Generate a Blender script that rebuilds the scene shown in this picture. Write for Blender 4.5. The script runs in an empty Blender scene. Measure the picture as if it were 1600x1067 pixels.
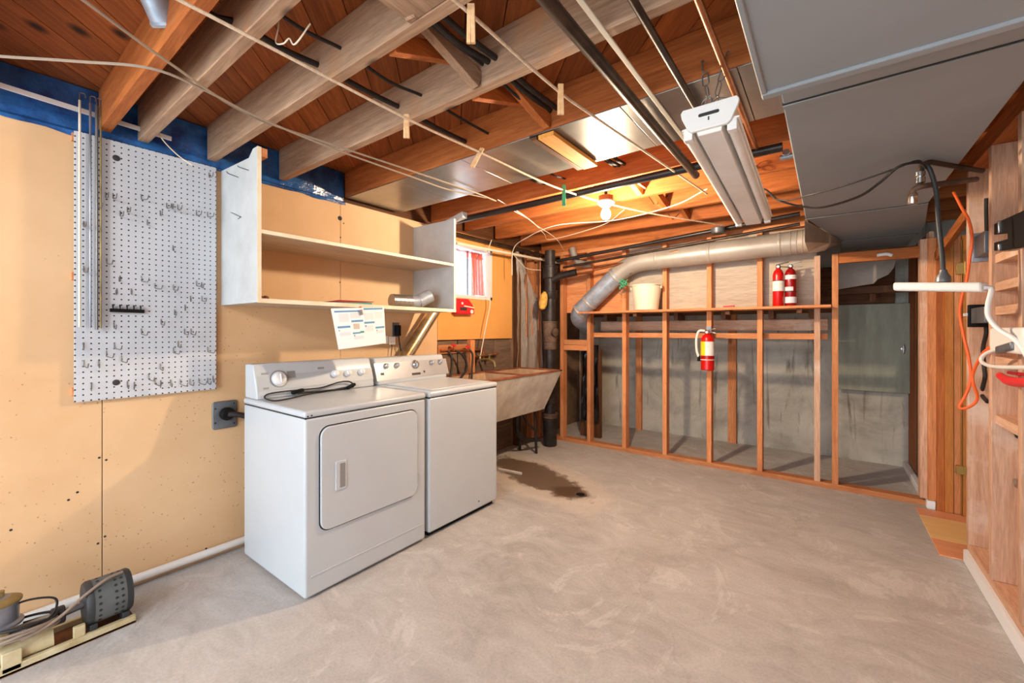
import bpy, bmesh, math, random
from mathutils import Vector, Matrix, noise as mnoise
random.seed(11)
scene = bpy.context.scene
COL = scene.collection

# ------------------------------------------------------------------ camera
FPX, HZ, CAMH = 659.0, 516.3, 1.27
YAW = math.atan2(493.3, FPX)
cam_d = bpy.data.cameras.new('camera')
cam = bpy.data.objects.new('camera', cam_d)
COL.objects.link(cam)
cam.location = (0, 0, CAMH)
cam.rotation_euler = (math.radians(90), 0, YAW)
cam_d.sensor_width = 36.0
cam_d.lens = 36.0 * FPX / 1600.0
cam_d.shift_y = -(533.5 - HZ) / 1600.0
cam_d.clip_start = 0.02
scene.camera = cam

# ------------------------------------------------------------------ light
world = bpy.data.worlds.new('world')
scene.world = world
world.use_nodes = True
WORLD_STRENGTH = 4.1
world.node_tree.nodes['Background'].inputs[0].default_value = (0.76, 0.90, 1.0, 1)
world.node_tree.nodes['Background'].inputs[1].default_value = WORLD_STRENGTH
BULB_STRENGTH = 1800.0
BULB_COLOR = (1.0, 0.78, 0.54)
LAMP2_STRENGTH = 750.0
FILL_STRENGTH = 520.0
FILL_COLOR = (0.90, 0.96, 1.0)
LAMP2_COLOR = (1.0, 0.95, 0.90)
vs = scene.view_settings
scene.display_settings.display_device = 'sRGB'
vs.view_transform = 'Standard'
vs.look = 'None'
vs.gamma = 1.0
vs.use_curve_mapping = False
vs.exposure = 0.55

# ------------------------------------------------------------------ helpers
_R = Vector((math.cos(YAW), math.sin(YAW), 0))
_F = Vector((-math.sin(YAW), math.cos(YAW), 0))
def at(u, v, x=None, y=None, z=None):
    """point of the place seen at photo pixel (u,v) on one known plane"""
    d = _R * ((u - 800) / FPX) + _F + Vector((0, 0, (HZ - v) / FPX))
    if x is not None: t = x / d.x
    elif y is not None: t = y / d.y
    else: t = (z - CAMH) / d.z
    return Vector((0, 0, CAMH)) + d * t

def lin(c):
    return tuple((((v / 255.0) / 12.92) if v / 255.0 <= 0.04045 else ((v / 255.0 + 0.055) / 1.055) ** 2.4) for v in c) + (1.0,)

class NT:
    def __init__(s, name):
        s.m = bpy.data.materials.new(name); s.m.use_nodes = True
        s.t = s.m.node_tree; s.p = s.t.nodes['Principled BSDF']
    def n(s, kind, **kw):
        nd = s.t.nodes.new(kind)
        for k, v in kw.items(): setattr(nd, k, v)
        return nd
    def l(s, a, b): s.t.links.new(a, b)
    def coords(s, scale=(1, 1, 1), loc=(0, 0, 0), rot=(0, 0, 0)):
        tc = s.n('ShaderNodeTexCoord'); mp = s.n('ShaderNodeMapping')
        mp.inputs['Scale'].default_value = scale; mp.inputs['Location'].default_value = loc; mp.inputs['Rotation'].default_value = rot
        s.l(tc.outputs['Object'], mp.inputs['Vector'])
        return mp.outputs['Vector']
    def noise(s, vec, scale, detail=4, rough=0.6, dist=0.0):
        nz = s.n('ShaderNodeTexNoise')
        nz.inputs['Scale'].default_value = scale; nz.inputs['Detail'].default_value = detail
        nz.inputs['Roughness'].default_value = rough; nz.inputs['Distortion'].default_value = dist
        s.l(vec, nz.inputs['Vector'])
        return nz.outputs['Fac']
    def ramp(s, fac, stops):
        r = s.n('ShaderNodeValToRGB'); e = r.color_ramp.elements
        while len(e) < len(stops): e.new(0.5)
        for el, (p, c) in zip(e, stops):
            el.position = p; el.color = c if len(c) == 4 else lin(c)
        s.l(fac, r.inputs['Fac'])
        return r.outputs['Color']
    def mix(s, fac, a, b, mode='MIX'):
        mx = s.n('ShaderNodeMix', data_type='RGBA', blend_type=mode)
        if isinstance(fac, (int, float)): mx.inputs['Factor'].default_value = fac
        else: s.l(fac, mx.inputs['Factor'])
        for v, i in ((a, 6), (b, 7)):
            if isinstance(v, tuple): mx.inputs[i].default_value = v if len(v) == 4 else lin(v)
            else: s.l(v, mx.inputs[i])
        return mx.outputs[2]
    def math(s, op, a, b=0.0):
        m = s.n('ShaderNodeMath', operation=op)
        for v, i in ((a, 0), (b, 1)):
            if isinstance(v, (int, float)): m.inputs[i].default_value = v
            else: s.l(v, m.inputs[i])
        return m.outputs[0]
    def bump(s, h, strength=0.3, dist=0.01):
        b = s.n('ShaderNodeBump'); b.inputs['Strength'].default_value = strength; b.inputs['Distance'].default_value = dist
        s.l(h, b.inputs['Height']); s.l(b.outputs['Normal'], s.p.inputs['Normal'])
    def col(s, c):
        if isinstance(c, tuple): s.p.inputs['Base Color'].default_value = c if len(c) == 4 else lin(c)
        else: s.l(c, s.p.inputs['Base Color'])
    def set(s, rough=0.6, metal=0.0, spec=0.4):
        s.p.inputs['Roughness'].default_value = rough; s.p.inputs['Metallic'].default_value = metal
        s.p.inputs['Specular IOR Level'].default_value = spec
        return s.m

def surf(name, c1, c2=None, scale=6, rough=0.6, metal=0.0, bump=0.0, spec=0.4, lo=0.35, hi=0.65, stretch=(1, 1, 1), detail=5):
    t = NT(name)
    if c2 is None: c2 = tuple(max(0, v * 0.9) for v in c1)
    v = t.coords(stretch); f = t.noise(v, scale, detail)
    t.col(t.ramp(f, [(lo, c2), (hi, c1)]))
    if bump: t.bump(f, bump)
    return t.set(rough, metal, spec)

def wood(name, c1, c2, axis='x', rough=0.7, knots=True, spots=None, vary=0.35):
    t = NT(name)
    k = {'x': (0.6, 9, 9), 'y': (9, 0.6, 9), 'z': (9, 9, 0.6)}[axis]
    v = t.coords(k)
    f = t.noise(v, 2.2, 6, 0.65, 1.2)
    c = t.ramp(f, [(0.30, c2), (0.50, tuple((a + b) / 2 for a, b in zip(c1, c2))), (0.70, c1)])
    g = t.noise(t.coords(tuple(q * 3 for q in k)), 6, 3)
    c = t.mix(0.22, c, t.ramp(g, [(0.35, (40, 25, 15)), (0.6, (255, 255, 255))]), 'MULTIPLY')
    if knots:
        vo = t.n('ShaderNodeTexVoronoi'); vo.inputs['Scale'].default_value = 2.3
        t.l(t.coords(tuple(1.0 if q > 1 else 0.6 for q in k)), vo.inputs['Vector'])
        c = t.mix(t.ramp(vo.outputs['Distance'], [(0.03, (1, 1, 1, 1)), (0.075, (0, 0, 0, 1))]), c, tuple(int(q * 0.35) for q in c2))
    if spots:
        sp = t.noise(t.coords(), 3.2, 5)
        c = t.mix(t.ramp(sp, [(0.55, (0, 0, 0, 1)), (0.72, (1, 1, 1, 1))]), c, spots)
    oi = t.n('ShaderNodeObjectInfo')
    hs = t.n('ShaderNodeHueSaturation')
    t.l(t.math('MULTIPLY_ADD', oi.outputs['Random'], vary), hs.inputs['Value'])
    hs.inputs['Value'].links[0].from_node.inputs[2].default_value = 1 - vary / 2
    t.l(c, hs.inputs['Color'])
    t.col(hs.outputs['Color'])
    t.bump(f, 0.15, 0.004)
    return t.set(rough, 0, 0.3)

def plain(name, c, rough=0.5, metal=0.0, spec=0.5):
    t = NT(name); t.col(c)
    return t.set(rough, metal, spec)

def emit(name, c, strength):
    t = NT(name); t.col((1, 1, 1, 1))
    t.p.inputs['Emission Color'].default_value = tuple(c) + (1,) if len(c) == 3 else c
    t.p.inputs['Emission Strength'].default_value = strength
    return t.set(0.4)

M = {}
for ax in 'xyz':
    M['fir_' + ax] = wood('fir_' + ax, (198, 118, 60), (150, 78, 34), ax)
    M['stud_' + ax] = wood('stud_' + ax, (226, 156, 104), (196, 120, 72), ax, spots=(176, 104, 64))
    M['dusty_' + ax] = wood('dusty_' + ax, (188, 154, 126), (144, 112, 88), ax, spots=(178, 128, 90))
    M['pink_' + ax] = wood('pink_' + ax, (222, 182, 154), (196, 148, 118), ax, spots=(226, 204, 188), vary=0.2)
    M['dark_' + ax] = wood('dark_' + ax, (120, 76, 44), (76, 46, 26), ax)
M['plank'] = wood('plank', (176, 100, 50), (128, 66, 28), 'x', vary=0.5)
M['oldwood'] = wood('oldwood', (134, 110, 90), (92, 74, 62), 'y')
M['doorwood'] = wood('doorwood', (206, 132, 66), (186, 110, 48), 'z', knots=False, vary=0.1)
M['ply'] = wood('ply', (204, 190, 172), (182, 164, 144), 'x', knots=False, vary=0.12, spots=(206, 182, 154))

def floor_mat():
    t = NT('concrete_floor')
    v = t.coords()
    big = t.noise(v, 0.9, 6, 0.6, 0.6)
    c = t.ramp(big, [(0.30, (158, 154, 150)), (0.48, (182, 179, 177)), (0.64, (190, 188, 186)), (0.8, (202, 200, 199))])
    mid = t.noise(t.coords((1, 1.6, 1)), 3.4, 8, 0.7, 1.4)
    c = t.mix(0.36, c, t.ramp(mid, [(0.32, (146, 138, 130)), (0.5, (184, 179, 174)), (0.68, (212, 209, 206))]))
    pale = t.noise(t.coords((1.2, 0.8, 1), (3, 1, 0)), 1.5, 7, 0.72, 2.6)
    c = t.mix(t.ramp(pale, [(0.565, (0, 0, 0, 1)), (0.62, (0.36, 0.36, 0.36, 1)), (0.68, (0.12, 0.12, 0.12, 1)), (0.8, (0.0, 0.0, 0.0, 1))]), c, (222, 220, 218))
    fine = t.noise(v, 90, 2)
    c = t.mix(0.10, c, t.ramp(fine, [(0.3, (90, 80, 72)), (0.65, (235, 230, 224))]), 'OVERLAY')
    sp = t.n('ShaderNodeTexVoronoi'); sp.inputs['Scale'].default_value = 13
    t.l(v, sp.inputs['Vector'])
    gate = t.noise(v, 2.0, 2)
    c = t.mix(t.math('MULTIPLY', t.ramp(sp.outputs['Distance'], [(0.03, (1, 1, 1, 1)), (0.06, (0, 0, 0, 1))]), t.ramp(gate, [(0.5, (0, 0, 0, 1)), (0.6, (0.7, 0.7, 0.7, 1))])), c, (104, 86, 74))
    # hairline cracks
    cr = t.n('ShaderNodeTexVoronoi', feature='DISTANCE_TO_EDGE'); cr.inputs['Scale'].default_value = 0.55
    wv = t.n('ShaderNodeVectorMath', operation='ADD')
    nz = t.n('ShaderNodeTexNoise'); nz.inputs['Scale'].default_value = 3.0; nz.inputs['Detail'].default_value = 5
    t.l(v, nz.inputs['Vector']); sc = t.n('ShaderNodeVectorMath', operation='SCALE'); sc.inputs['Scale'].default_value = 0.45
    t.l(nz.outputs['Color'], sc.inputs[0]); t.l(v, wv.inputs[0]); t.l(sc.outputs[0], wv.inputs[1]); t.l(wv.outputs[0], cr.inputs['Vector'])
    c = t.mix(t.math('MULTIPLY', t.ramp(cr.outputs['Distance'], [(0.0, (1, 1, 1, 1)), (0.004, (0, 0, 0, 1))]), 0.13), c, (110, 92, 80))
    # damp stain running from the tub to the floor drain
    def blob(cx, cy, ax_, ay_, rot, lo, hi, nsc=7.0, amp=1.3):
        tc = t.n('ShaderNodeTexCoord')
        mp = t.n('ShaderNodeMapping', vector_type='TEXTURE')
        mp.inputs['Location'].default_value = (cx, cy, 0); mp.inputs['Rotation'].default_value = (0, 0, rot); mp.inputs['Scale'].default_value = (ax_, ay_, 1)
        t.l(tc.outputs['Object'], mp.inputs['Vector'])
        ln = t.n('ShaderNodeVectorMath', operation='LENGTH'); t.l(mp.outputs['Vector'], ln.inputs[0])
        d = t.math('ADD', ln.outputs['Value'], t.math('MULTIPLY', t.math('SUBTRACT', t.noise(v, nsc, 6, 0.7), 0.5), amp))
        return t.ramp(d, [(lo, (1, 1, 1, 1)), (hi, (0, 0, 0, 1))])
    halo = blob(-2.0, 3.06, 0.86, 0.40, math.radians(-20), 0.80, 1.1, 7, 0.8)
    c = t.mix(t.math('MULTIPLY', halo, 0.45), c, (214, 198, 180))
    wet = blob(-2.08, 3.09, 0.68, 0.235, math.radians(-21), 0.78, 1.0)
    wet2 = blob(-1.60, 2.93, 0.19, 0.13, 0, 0.7, 1.1)
    c = t.mix(t.math('MULTIPLY', wet, 0.88), c, (98, 74, 52))
    c = t.mix(t.math('MULTIPLY', wet2, 0.7), c, (78, 56, 38))
    t.col(c)
    t.bump(mid, 0.06, 0.004)
    t.l(t.math('SUBTRACT', 0.62, t.math('MULTIPLY', wet, 0.25)), t.p.inputs['Roughness'])
    t.p.inputs['Specular IOR Level'].default_value = 0.35
    return t.m
M['floor'] = floor_mat()

def board_mat(name, c1, c2):
    t = NT(name)
    v = t.coords()
    f = t.noise(v, 1.6, 5)
    c = t.ramp(f, [(0.3, c2), (0.7, c1)])
    vo = t.n('ShaderNodeTexVoronoi'); vo.inputs['Scale'].default_value = 42; t.l(v, vo.inputs['Vector'])
    sz = t.n('ShaderNodeSeparateXYZ'); tc = t.n('ShaderNodeTexCoord'); t.l(tc.outputs['Object'], sz.inputs[0])
    low = t.math('SUBTRACT', 1.15, sz.outputs['Z'])
    patch = t.math('ADD', t.noise(v, 2.4, 4), t.math('MULTIPLY', low, 0.16))
    g = t.ramp(patch, [(0.46, (0, 0, 0, 1)), (0.60, (0.8, 0.8, 0.8, 1))])
    dots = t.ramp(vo.outputs['Distance'], [(0.07, (1, 1, 1, 1)), (0.16, (0, 0, 0, 1))])
    rnd = t.ramp(vo.outputs['Color'], [(0.36, (0, 0, 0, 1)), (0.44, (1, 1, 1, 1))])
    c = t.mix(t.math('MULTIPLY', t.math('MULTIPLY', dots, g), rnd), c, (112, 84, 60))
    sm = t.noise(t.coords((1, 1, 0.5), (2, 5, 1)), 1.2, 4)
    c = t.mix(t.ramp(sm, [(0.62, (0, 0, 0, 1)), (0.8, (0.35, 0.35, 0.35, 1))]), c, (176, 140, 104))
    t.col(c)
    return t.set(0.55, 0, 0.35)
M['board'] = board_mat('wall_board', (226, 190, 148), (212, 172, 128))
M['warm_lit_board'] = board_mat('warm_lit_board', (232, 170, 96), (222, 154, 80))  # same cream board, with the warm bulb light put into its base colour

def conc_mat(name, c1, c2, c3):
    t = NT(name)
    v = t.coords()
    f = t.noise(v, 2.2, 7, 0.65, 0.5)
    c = t.ramp(f, [(0.3, c3), (0.5, c2), (0.7, c1)])
    s = t.noise(t.coords((7, 7, 0.7)), 1.6, 5, 0.6, 0.8)
    c = t.mix(t.ramp(s, [(0.58, (0, 0, 0, 1)), (0.7, (0.75, 0.75, 0.75, 1))]), c, (96, 78, 62))
    e = t.noise(t.coords((1, 1, 1), (4, 0, 2)), 3.5, 6, 0.7, 1.0)
    c = t.mix(t.ramp(e, [(0.6, (0, 0, 0, 1)), (0.72, (0.5, 0.5, 0.5, 1))]), c, (206, 202, 196))
    t.col(c); t.bump(f, 0.4, 0.01)
    return t.set(0.85, 0, 0.2)
M['concrete'] = conc_mat('concrete_wall', (202, 196, 184), (180, 174, 162), (142, 136, 128))
M['concrete_brown'] = conc_mat('concrete_brown', (150, 122, 98), (126, 102, 82), (94, 78, 64))

def peg_mat():
    t = NT('pegboard_face')
    tc = t.n('ShaderNodeTexCoord'); sp = t.n('ShaderNodeSeparateXYZ'); t.l(tc.outputs['Object'], sp.inputs[0])
    def cell(o, off, p): 
        return t.math('SUBTRACT', t.math('FRACT', t.math('DIVIDE', t.math('ADD', o, off), p)), 0.5)
    a = cell(sp.outputs['Y'], 2.001, 0.0262); b = cell(sp.outputs['Z'], 2.0, 0.0262)
    d = t.math('SQRT', t.math('ADD', t.math('MULTIPLY', a, a), t.math('MULTIPLY', b, b)))
    f = t.noise(t.coords((1, 1, 0.4)), 4, 4)
    base = t.ramp(f, [(0.3, (188, 192, 198)), (0.7, (206, 209, 214))])
    t.col(t.mix(t.ramp(d, [(0.115, (1, 1, 1, 1)), (0.15, (0, 0, 0, 1))]), base, (24, 24, 28)))
    return t.set(0.55, 0, 0.35)
M['peg'] = peg_mat()

M['white_wood'] = surf('white_wood', (200, 201, 200), (184, 185, 184), 5, 0.6, bump=0.05)
M['white_edge'] = surf('white_edge', (236, 226, 204), (220, 204, 176), 8, 0.6)
M['shelf_under'] = surf('shelf_under', (206, 184, 158), (186, 162, 136), 4, 0.65, stretch=(4, 0.6, 4))
M['enamel'] = surf('enamel', (196, 203, 209), (191, 198, 204), 2, 0.28, spec=0.5)
M['enamel_d'] = plain('enamel_grey', (180, 186, 191), 0.35)
M['gap'] = plain('shadow_gap', (44, 44, 46), 0.8)
M['silver'] = surf('silver_panel', (206, 208, 212), (190, 192, 196), 3, 0.32, metal=0.55)
M['chrome'] = plain('chrome', (200, 202, 206), 0.22, 1.0)
M['galv'] = surf('galvanised', (172, 170, 168), (150, 148, 146), 3.5, 0.3, metal=0.85, bump=0.01)
M['galv_bright'] = surf('galvanised_bright', (176, 186, 200), (146, 154, 166), 14, 0.36, metal=0.4, bump=0.03)
M['foil'] = surf('foil_pipe', (214, 190, 150), (176, 146, 104), 10, 0.3, metal=0.9, bump=0.1)
M['duct'] = surf('grey_duct', (150, 158, 163), (140, 148, 152), 1.6, 0.5, metal=0.0, spec=0.4)
M['pipe_grey'] = surf('painted_pipe', (178, 168, 158), (156, 146, 136), 3, 0.4, metal=0.25)
M['boot'] = surf('duct_boot', (196, 182, 164), (170, 154, 136), 4, 0.45, metal=0.3)
M['iron'] = surf('cast_iron', (62, 56, 54), (38, 34, 34), 8, 0.45, metal=0.4, bump=0.2)
M['rustiron'] = surf('rusty_iron', (120, 96, 80), (70, 54, 46), 10, 0.65, metal=0.3, bump=0.25)
M['copper'] = surf('copper', (196, 128, 84), (150, 88, 52), 6, 0.4, metal=0.8)
M['darkpipe'] = surf('dark_steel_pipe', (82, 66, 54), (52, 42, 36), 9, 0.4, metal=0.6)
M['blackpipe'] = surf('black_pipe', (52, 46, 44), (34, 30, 30), 5, 0.35, metal=0.2)
M['black'] = plain('black_plastic', (14, 14, 15), 0.6, 0.0, 0.2)
M['blackcable'] = surf('black_cable', (46, 40, 38), (28, 25, 25), 20, 0.6)
M['rope'] = surf('rope', (224, 204, 178), (196, 172, 146), 60, 0.8)
M['cablewhite'] = plain('white_cable', (222, 212, 192), 0.5)
M['cablegrey'] = plain('grey_cable', (148, 132, 116), 0.55)
M['pinwood'] = surf('clothespin_wood', (228, 188, 140), (204, 158, 110), 30, 0.7)
M['green'] = plain('green_plastic', (36, 150, 104), 0.45)
M['steel'] = plain('steel_wire', (120, 118, 116), 0.4, 0.6)
M['fixture'] = surf('fixture_enamel', (236, 234, 230), (222, 216, 208), 3, 0.4)
M['tube_glass'] = surf('lamp_tube', (238, 236, 232), (226, 222, 214), 6, 0.3)
M['white'] = plain('white_plastic', (226, 224, 220), 0.45)
M['cream'] = surf('bucket_plastic', (238, 226, 200), (228, 212, 184), 3, 0.45)
M['red'] = plain('red_enamel', (200, 16, 14), 0.3)
M['dkred'] = plain('dark_red_enamel', (150, 8, 18), 0.3)
M['redplastic'] = plain('red_plastic', (222, 30, 40), 0.4)
M['yellow'] = plain('yellow_label', (240, 206, 30), 0.5)
M['label'] = surf('white_label', (236, 232, 224), (170, 172, 176), 60, 0.5, lo=0.3, hi=0.42)
M['paper'] = plain('paper', (238, 240, 244), 0.7)
M['blue'] = plain('blue_ink', (92, 150, 190), 0.7)
M['teal'] = plain('teal_ink', (70, 150, 140), 0.7)
M['greyink'] = plain('grey_ink', (218, 222, 228), 0.7)
M['pinkink'] = plain('pink_ink', (228, 222, 226), 0.7)
M['brownink'] = plain('brown_ink', (200, 184, 168), 0.7)
M['orange'] = plain('orange_cable', (238, 100, 40), 0.5)
M['brass'] = plain('brass', (168, 130, 66), 0.4, 0.5)
M['yellowwood'] = wood('yellowwood', (236, 172, 86), (214, 142, 60), 'y', knots=False, vary=0.05)
M['steelbox'] = surf('steel_box', (126, 130, 136), (104, 108, 114), 8, 0.4, metal=0.6)
M['panel'] = surf('grey_metal_door', (152, 152, 134), (132, 132, 116), 5, 0.5, stretch=(3, 3, 0.6))
M['drywall'] = surf('drywall', (170, 158, 148), (150, 138, 128), 3, 0.85)
M['white_paint'] = surf('white_paint', (236, 236, 238), (196, 190, 184), 9, 0.6, lo=0.26, hi=0.38)
M['tile_o'] = surf('vinyl_orange', (236, 164, 122), (226, 148, 104), 3, 0.45, stretch=(0.5, 3, 1))
M['tile_y'] = surf('vinyl_tan', (244, 202, 138), (236, 188, 122), 3, 0.45, stretch=(0.5, 3, 1))
M['motor'] = surf('grey_motor', (104, 108, 108), (86, 90, 90), 6, 0.5)
M['motor_dark'] = plain('dark_motor', (48, 50, 52), 0.5)
M['cream_metal'] = surf('cream_metal', (220, 208, 170), (186, 168, 124), 9, 0.5)
M['olive'] = surf('brassy_metal', (160, 138, 88), (110, 92, 58), 10, 0.45, metal=0.4)
M['pewter'] = surf('pewter', (150, 156, 168), (120, 122, 130), 5, 0.35, metal=0.7)
M['rustbase'] = surf('rust_base', (140, 92, 58), (88, 56, 38), 10, 0.8, bump=0.2)
M['stone'] = surf('tub_stone', (216, 210, 200), (184, 176, 164), 5, 0.7, bump=0.15)
M['stone_in'] = surf('tub_inside', (200, 172, 140), (164, 132, 100), 5, 0.7, bump=0.15)
M['rim'] = surf('rusty_rim', (170, 104, 72), (126, 70, 48), 12, 0.6, metal=0.3)
M['sponge'] = surf('sponge', (222, 178, 88), (190, 142, 62), 30, 0.95, bump=0.4)
M['wire_glass'] = plain('dial_plastic', (226, 228, 230), 0.3)
M['dial_grey'] = plain('dial_grey', (150, 152, 154), 0.35, 0.3)

def clear_mat(name, tint, alpha, rough):
    t = NT(name)
    t.col(tint); t.p.inputs['Roughness'].default_value = rough
    n = t.noise(t.coords((3, 3, 0.8)), 5, 4, 0.6, 1.5)
    a = t.n('ShaderNodeMath', operation='MULTIPLY_ADD'); t.l(n, a.inputs[0]); a.inputs[1].default_value = 0.5; a.inputs[2].default_value = alpha - 0.25
    t.l(a.outputs[0], t.p.inputs['Alpha'])
    t.bump(n, 0.8, 0.03)
    return t.m
M['poly'] = clear_mat('clear_polythene', (186, 180, 172), 0.62, 0.14)
M['bluepoly'] = surf('blue_polythene', (44, 108, 176), (20, 60, 116), 9, 0.2, spec=0.8, bump=1.0)
M['blackpoly'] = surf('black_polythene', (24, 24, 26), (12, 12, 14), 5, 0.25, bump=0.5)
M['curtain'] = clear_mat('curtain_cloth', (232, 92, 66), 0.72, 0.8)
def glass_mat():
    t = NT('window_glass'); t.col((235, 240, 245)); t.p.inputs['Alpha'].default_value = 0.12
    return t.set(0.05)
M['glass'] = glass_mat()
M['bulb'] = emit('bulb_glow', BULB_COLOR, BULB_STRENGTH)
M['fill_bulb'] = emit('fill_bulb_glow', FILL_COLOR, FILL_STRENGTH)
M['bulb2'] = emit('bulb_glow_second', LAMP2_COLOR, LAMP2_STRENGTH)

class MB:
    def __init__(s): s.v = []; s.f = []
    def add(s, vs_, fs):
        o = len(s.v); s.v += [tuple(p) for p in vs_]; s.f += [tuple(i + o for i in f) for f in fs]; return s
    def box(s, x0, x1, y0, y1, z0, z1):
        x0, x1 = sorted((x0, x1)); y0, y1 = sorted((y0, y1)); z0, z1 = sorted((z0, z1))
        return s.add([(x0,y0,z0),(x1,y0,z0),(x1,y1,z0),(x0,y1,z0),(x0,y0,z1),(x1,y0,z1),(x1,y1,z1),(x0,y1,z1)],
                     [(3,2,1,0),(4,5,6,7),(0,1,5,4),(1,2,6,5),(2,3,7,6),(3,0,4,7)])
    def hexa(s, b, t):
        return s.add(list(b) + list(t), [(3,2,1,0),(4,5,6,7),(0,1,5,4),(1,2,6,5),(2,3,7,6),(3,0,4,7)])
    def beam(s, p0, p1, w, h, up=(0, 0, 1)):
        p0 = Vector(p0); p1 = Vector(p1); d = (p1 - p0).normalized(); u = Vector(up)
        r = d.cross(u)
        if r.length < 1e-4: r = d.cross(Vector((1, 0, 0)))
        r.normalize(); u = r.cross(d)
        def ring(p): return [p + r*w/2 - u*h/2, p - r*w/2 - u*h/2, p - r*w/2 + u*h/2, p + r*w/2 + u*h/2]
        return s.add(ring(p0) + ring(p1), [(3,2,1,0),(4,5,6,7),(0,1,5,4),(1,2,6,5),(2,3,7,6),(3,0,4,7)])
    def tube(s, pts, r, n=10, closed=False):
        pts = [Vector(p) for p in pts]; N = len(pts)
        rr = r if isinstance(r, (list, tuple)) else [r] * N
        T = []
        for i in range(N):
            a = pts[(i - 1) % N] if (closed or i > 0) else pts[i]
            b = pts[(i + 1) % N] if (closed or i < N - 1) else pts[i]
            d = b - a
            T.append(d.normalized() if d.length > 1e-9 else Vector((0, 0, 1)))
        nrm = T[0].orthogonal().normalized(); rings = []
        for i in range(N):
            if i:
                ax = T[i - 1].cross(T[i])
                if ax.length > 1e-7: nrm = Matrix.Rotation(T[i - 1].angle(T[i]), 3, ax.normalized()) @ nrm
            b = T[i].cross(nrm)
            rings.append([pts[i] + (nrm * math.cos(2*math.pi*k/n) + b * math.sin(2*math.pi*k/n)) * rr[i] for k in range(n)])
        vv = [p for q in rings for p in q]; ff = []
        for i in range(N if closed else N - 1):
            j = (i + 1) % N
            for k in range(n):
                ff.append((i*n + k, i*n + (k+1) % n, j*n + (k+1) % n, j*n + k))
        if not closed:
            ff.append(tuple(range(n - 1, -1, -1))); ff.append(tuple((N-1)*n + k for k in range(n)))
        return s.add(vv, ff)
    def lathe(s, prof, o=(0, 0, 0), axis=(0, 0, 1), n=24):
        o = Vector(o); a = Vector(axis).normalized(); e1 = a.orthogonal().normalized(); e2 = a.cross(e1)
        vv = []; ff = []
        for (r, h) in prof:
            r = max(r, 1e-5)
            vv += [o + a*h + (e1*math.cos(2*math.pi*k/n) + e2*math.sin(2*math.pi*k/n)) * r for k in range(n)]
        for i in range(len(prof) - 1):
            for k in range(n):
                ff.append((i*n+k, i*n+(k+1) % n, (i+1)*n+(k+1) % n, (i+1)*n+k))
        ff.append(tuple(range(n - 1, -1, -1))); ff.append(tuple((len(prof)-1)*n + k for k in range(n)))
        return s.add(vv, ff)
    def prism(s, a, b):
        n = len(a)
        return s.add(list(a) + list(b), [tuple(range(n-1, -1, -1)), tuple(range(n, 2*n))] + [(i, (i+1) % n, n + (i+1) % n, n + i) for i in range(n)])
    def grid(s, G):
        nr, nc = len(G), len(G[0])
        return s.add([p for r in G for p in r], [(i*nc+j, i*nc+j+1, (i+1)*nc+j+1, (i+1)*nc+j) for i in range(nr-1) for j in range(nc-1)])
    def build(s, name, mat, parent=None, bevel=0.0, smooth=True, seg=2, loc=None, kind=None):
        me = bpy.data.meshes.new(name)
        vv = s.v
        if loc is not None: vv = [tuple(Vector(p) - Vector(loc)) for p in s.v]
        me.from_pydata(vv, [], s.f); me.update()
        bm = bmesh.new(); bm.from_mesh(me)
        bmesh.ops.recalc_face_normals(bm, faces=bm.faces)
        bm.to_mesh(me); bm.free()
        if smooth:
            me.shade_smooth(); me.set_sharp_from_angle(angle=math.radians(38))
        me.materials.append(M[mat] if isinstance(mat, str) else mat)
        o = bpy.data.objects.new(name, me); COL.objects.link(o)
        if loc is not None: o.location = loc
        if parent is not None:
            o.parent = parent
            if parent.type == 'EMPTY' or parent.location.length > 0:
                o.matrix_parent_inverse = Matrix.Translation(-Vector(parent.location))
        if bevel:
            b = o.modifiers.new('bevel', 'BEVEL'); b.width = bevel; b.segments = seg; b.limit_method = 'ANGLE'; b.angle_limit = math.radians(40)
        if kind: o['kind'] = kind
        return o

def tag(o, label, cat, group=None):
    o['label'] = label; o['category'] = cat
    if group: o['group'] = group
    return o
def thing(name, label, cat, loc=(0, 0, 0), group=None):
    o = bpy.data.objects.new(name, None); COL.objects.link(o); o.location = loc; o.empty_display_size = 0.1
    return tag(o, label, cat, group)
def structure(name, loc=(0, 0, 0)):
    o = bpy.data.objects.new(name, None); COL.objects.link(o); o.location = loc; o['kind'] = 'structure'
    return o
def curve(pts, n=8):
    """Catmull-Rom through the points"""
    P = [Vector(p) for p in pts]; P = [P[0] * 2 - P[1]] + P + [P[-1] * 2 - P[-2]]; out = []
    for i in range(1, len(P) - 2):
        for k in range(n):
            t = k / n; a, b, c, d = P[i-1], P[i], P[i+1], P[i+2]
            out.append(0.5 * ((2*b) + (c - a)*t + (2*a - 5*b + 4*c - d)*t*t + (3*b - a - 3*c + d)*t**3))
    out.append(P[-2]); return out
def rounded(pts, rad, n=6):
    P = [Vector(p) for p in pts]; out = [P[0]]
    for i in range(1, len(P) - 1):
        a = (P[i-1] - P[i]); b = (P[i+1] - P[i]); r = min(rad, a.length * 0.45, b.length * 0.45)
        p0 = P[i] + a.normalized() * r; p1 = P[i] + b.normalized() * r
        for k in range(n + 1):
            t = k / n; out.append(p0.lerp(P[i], t).lerp(P[i].lerp(p1, t), t))
    out.append(P[-1]); return out
def rrect(a0, a1, b0, b1, r, n=6):
    out = []
    for cx, cy, s0 in ((a1-r, b1-r, 0), (a0+r, b1-r, 90), (a0+r, b0+r, 180), (a1-r, b0+r, 270)):
        for k in range(n + 1):
            t = math.radians(s0 + 90*k/n); out.append((cx + r*math.cos(t), cy + r*math.sin(t)))
    return out
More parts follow.
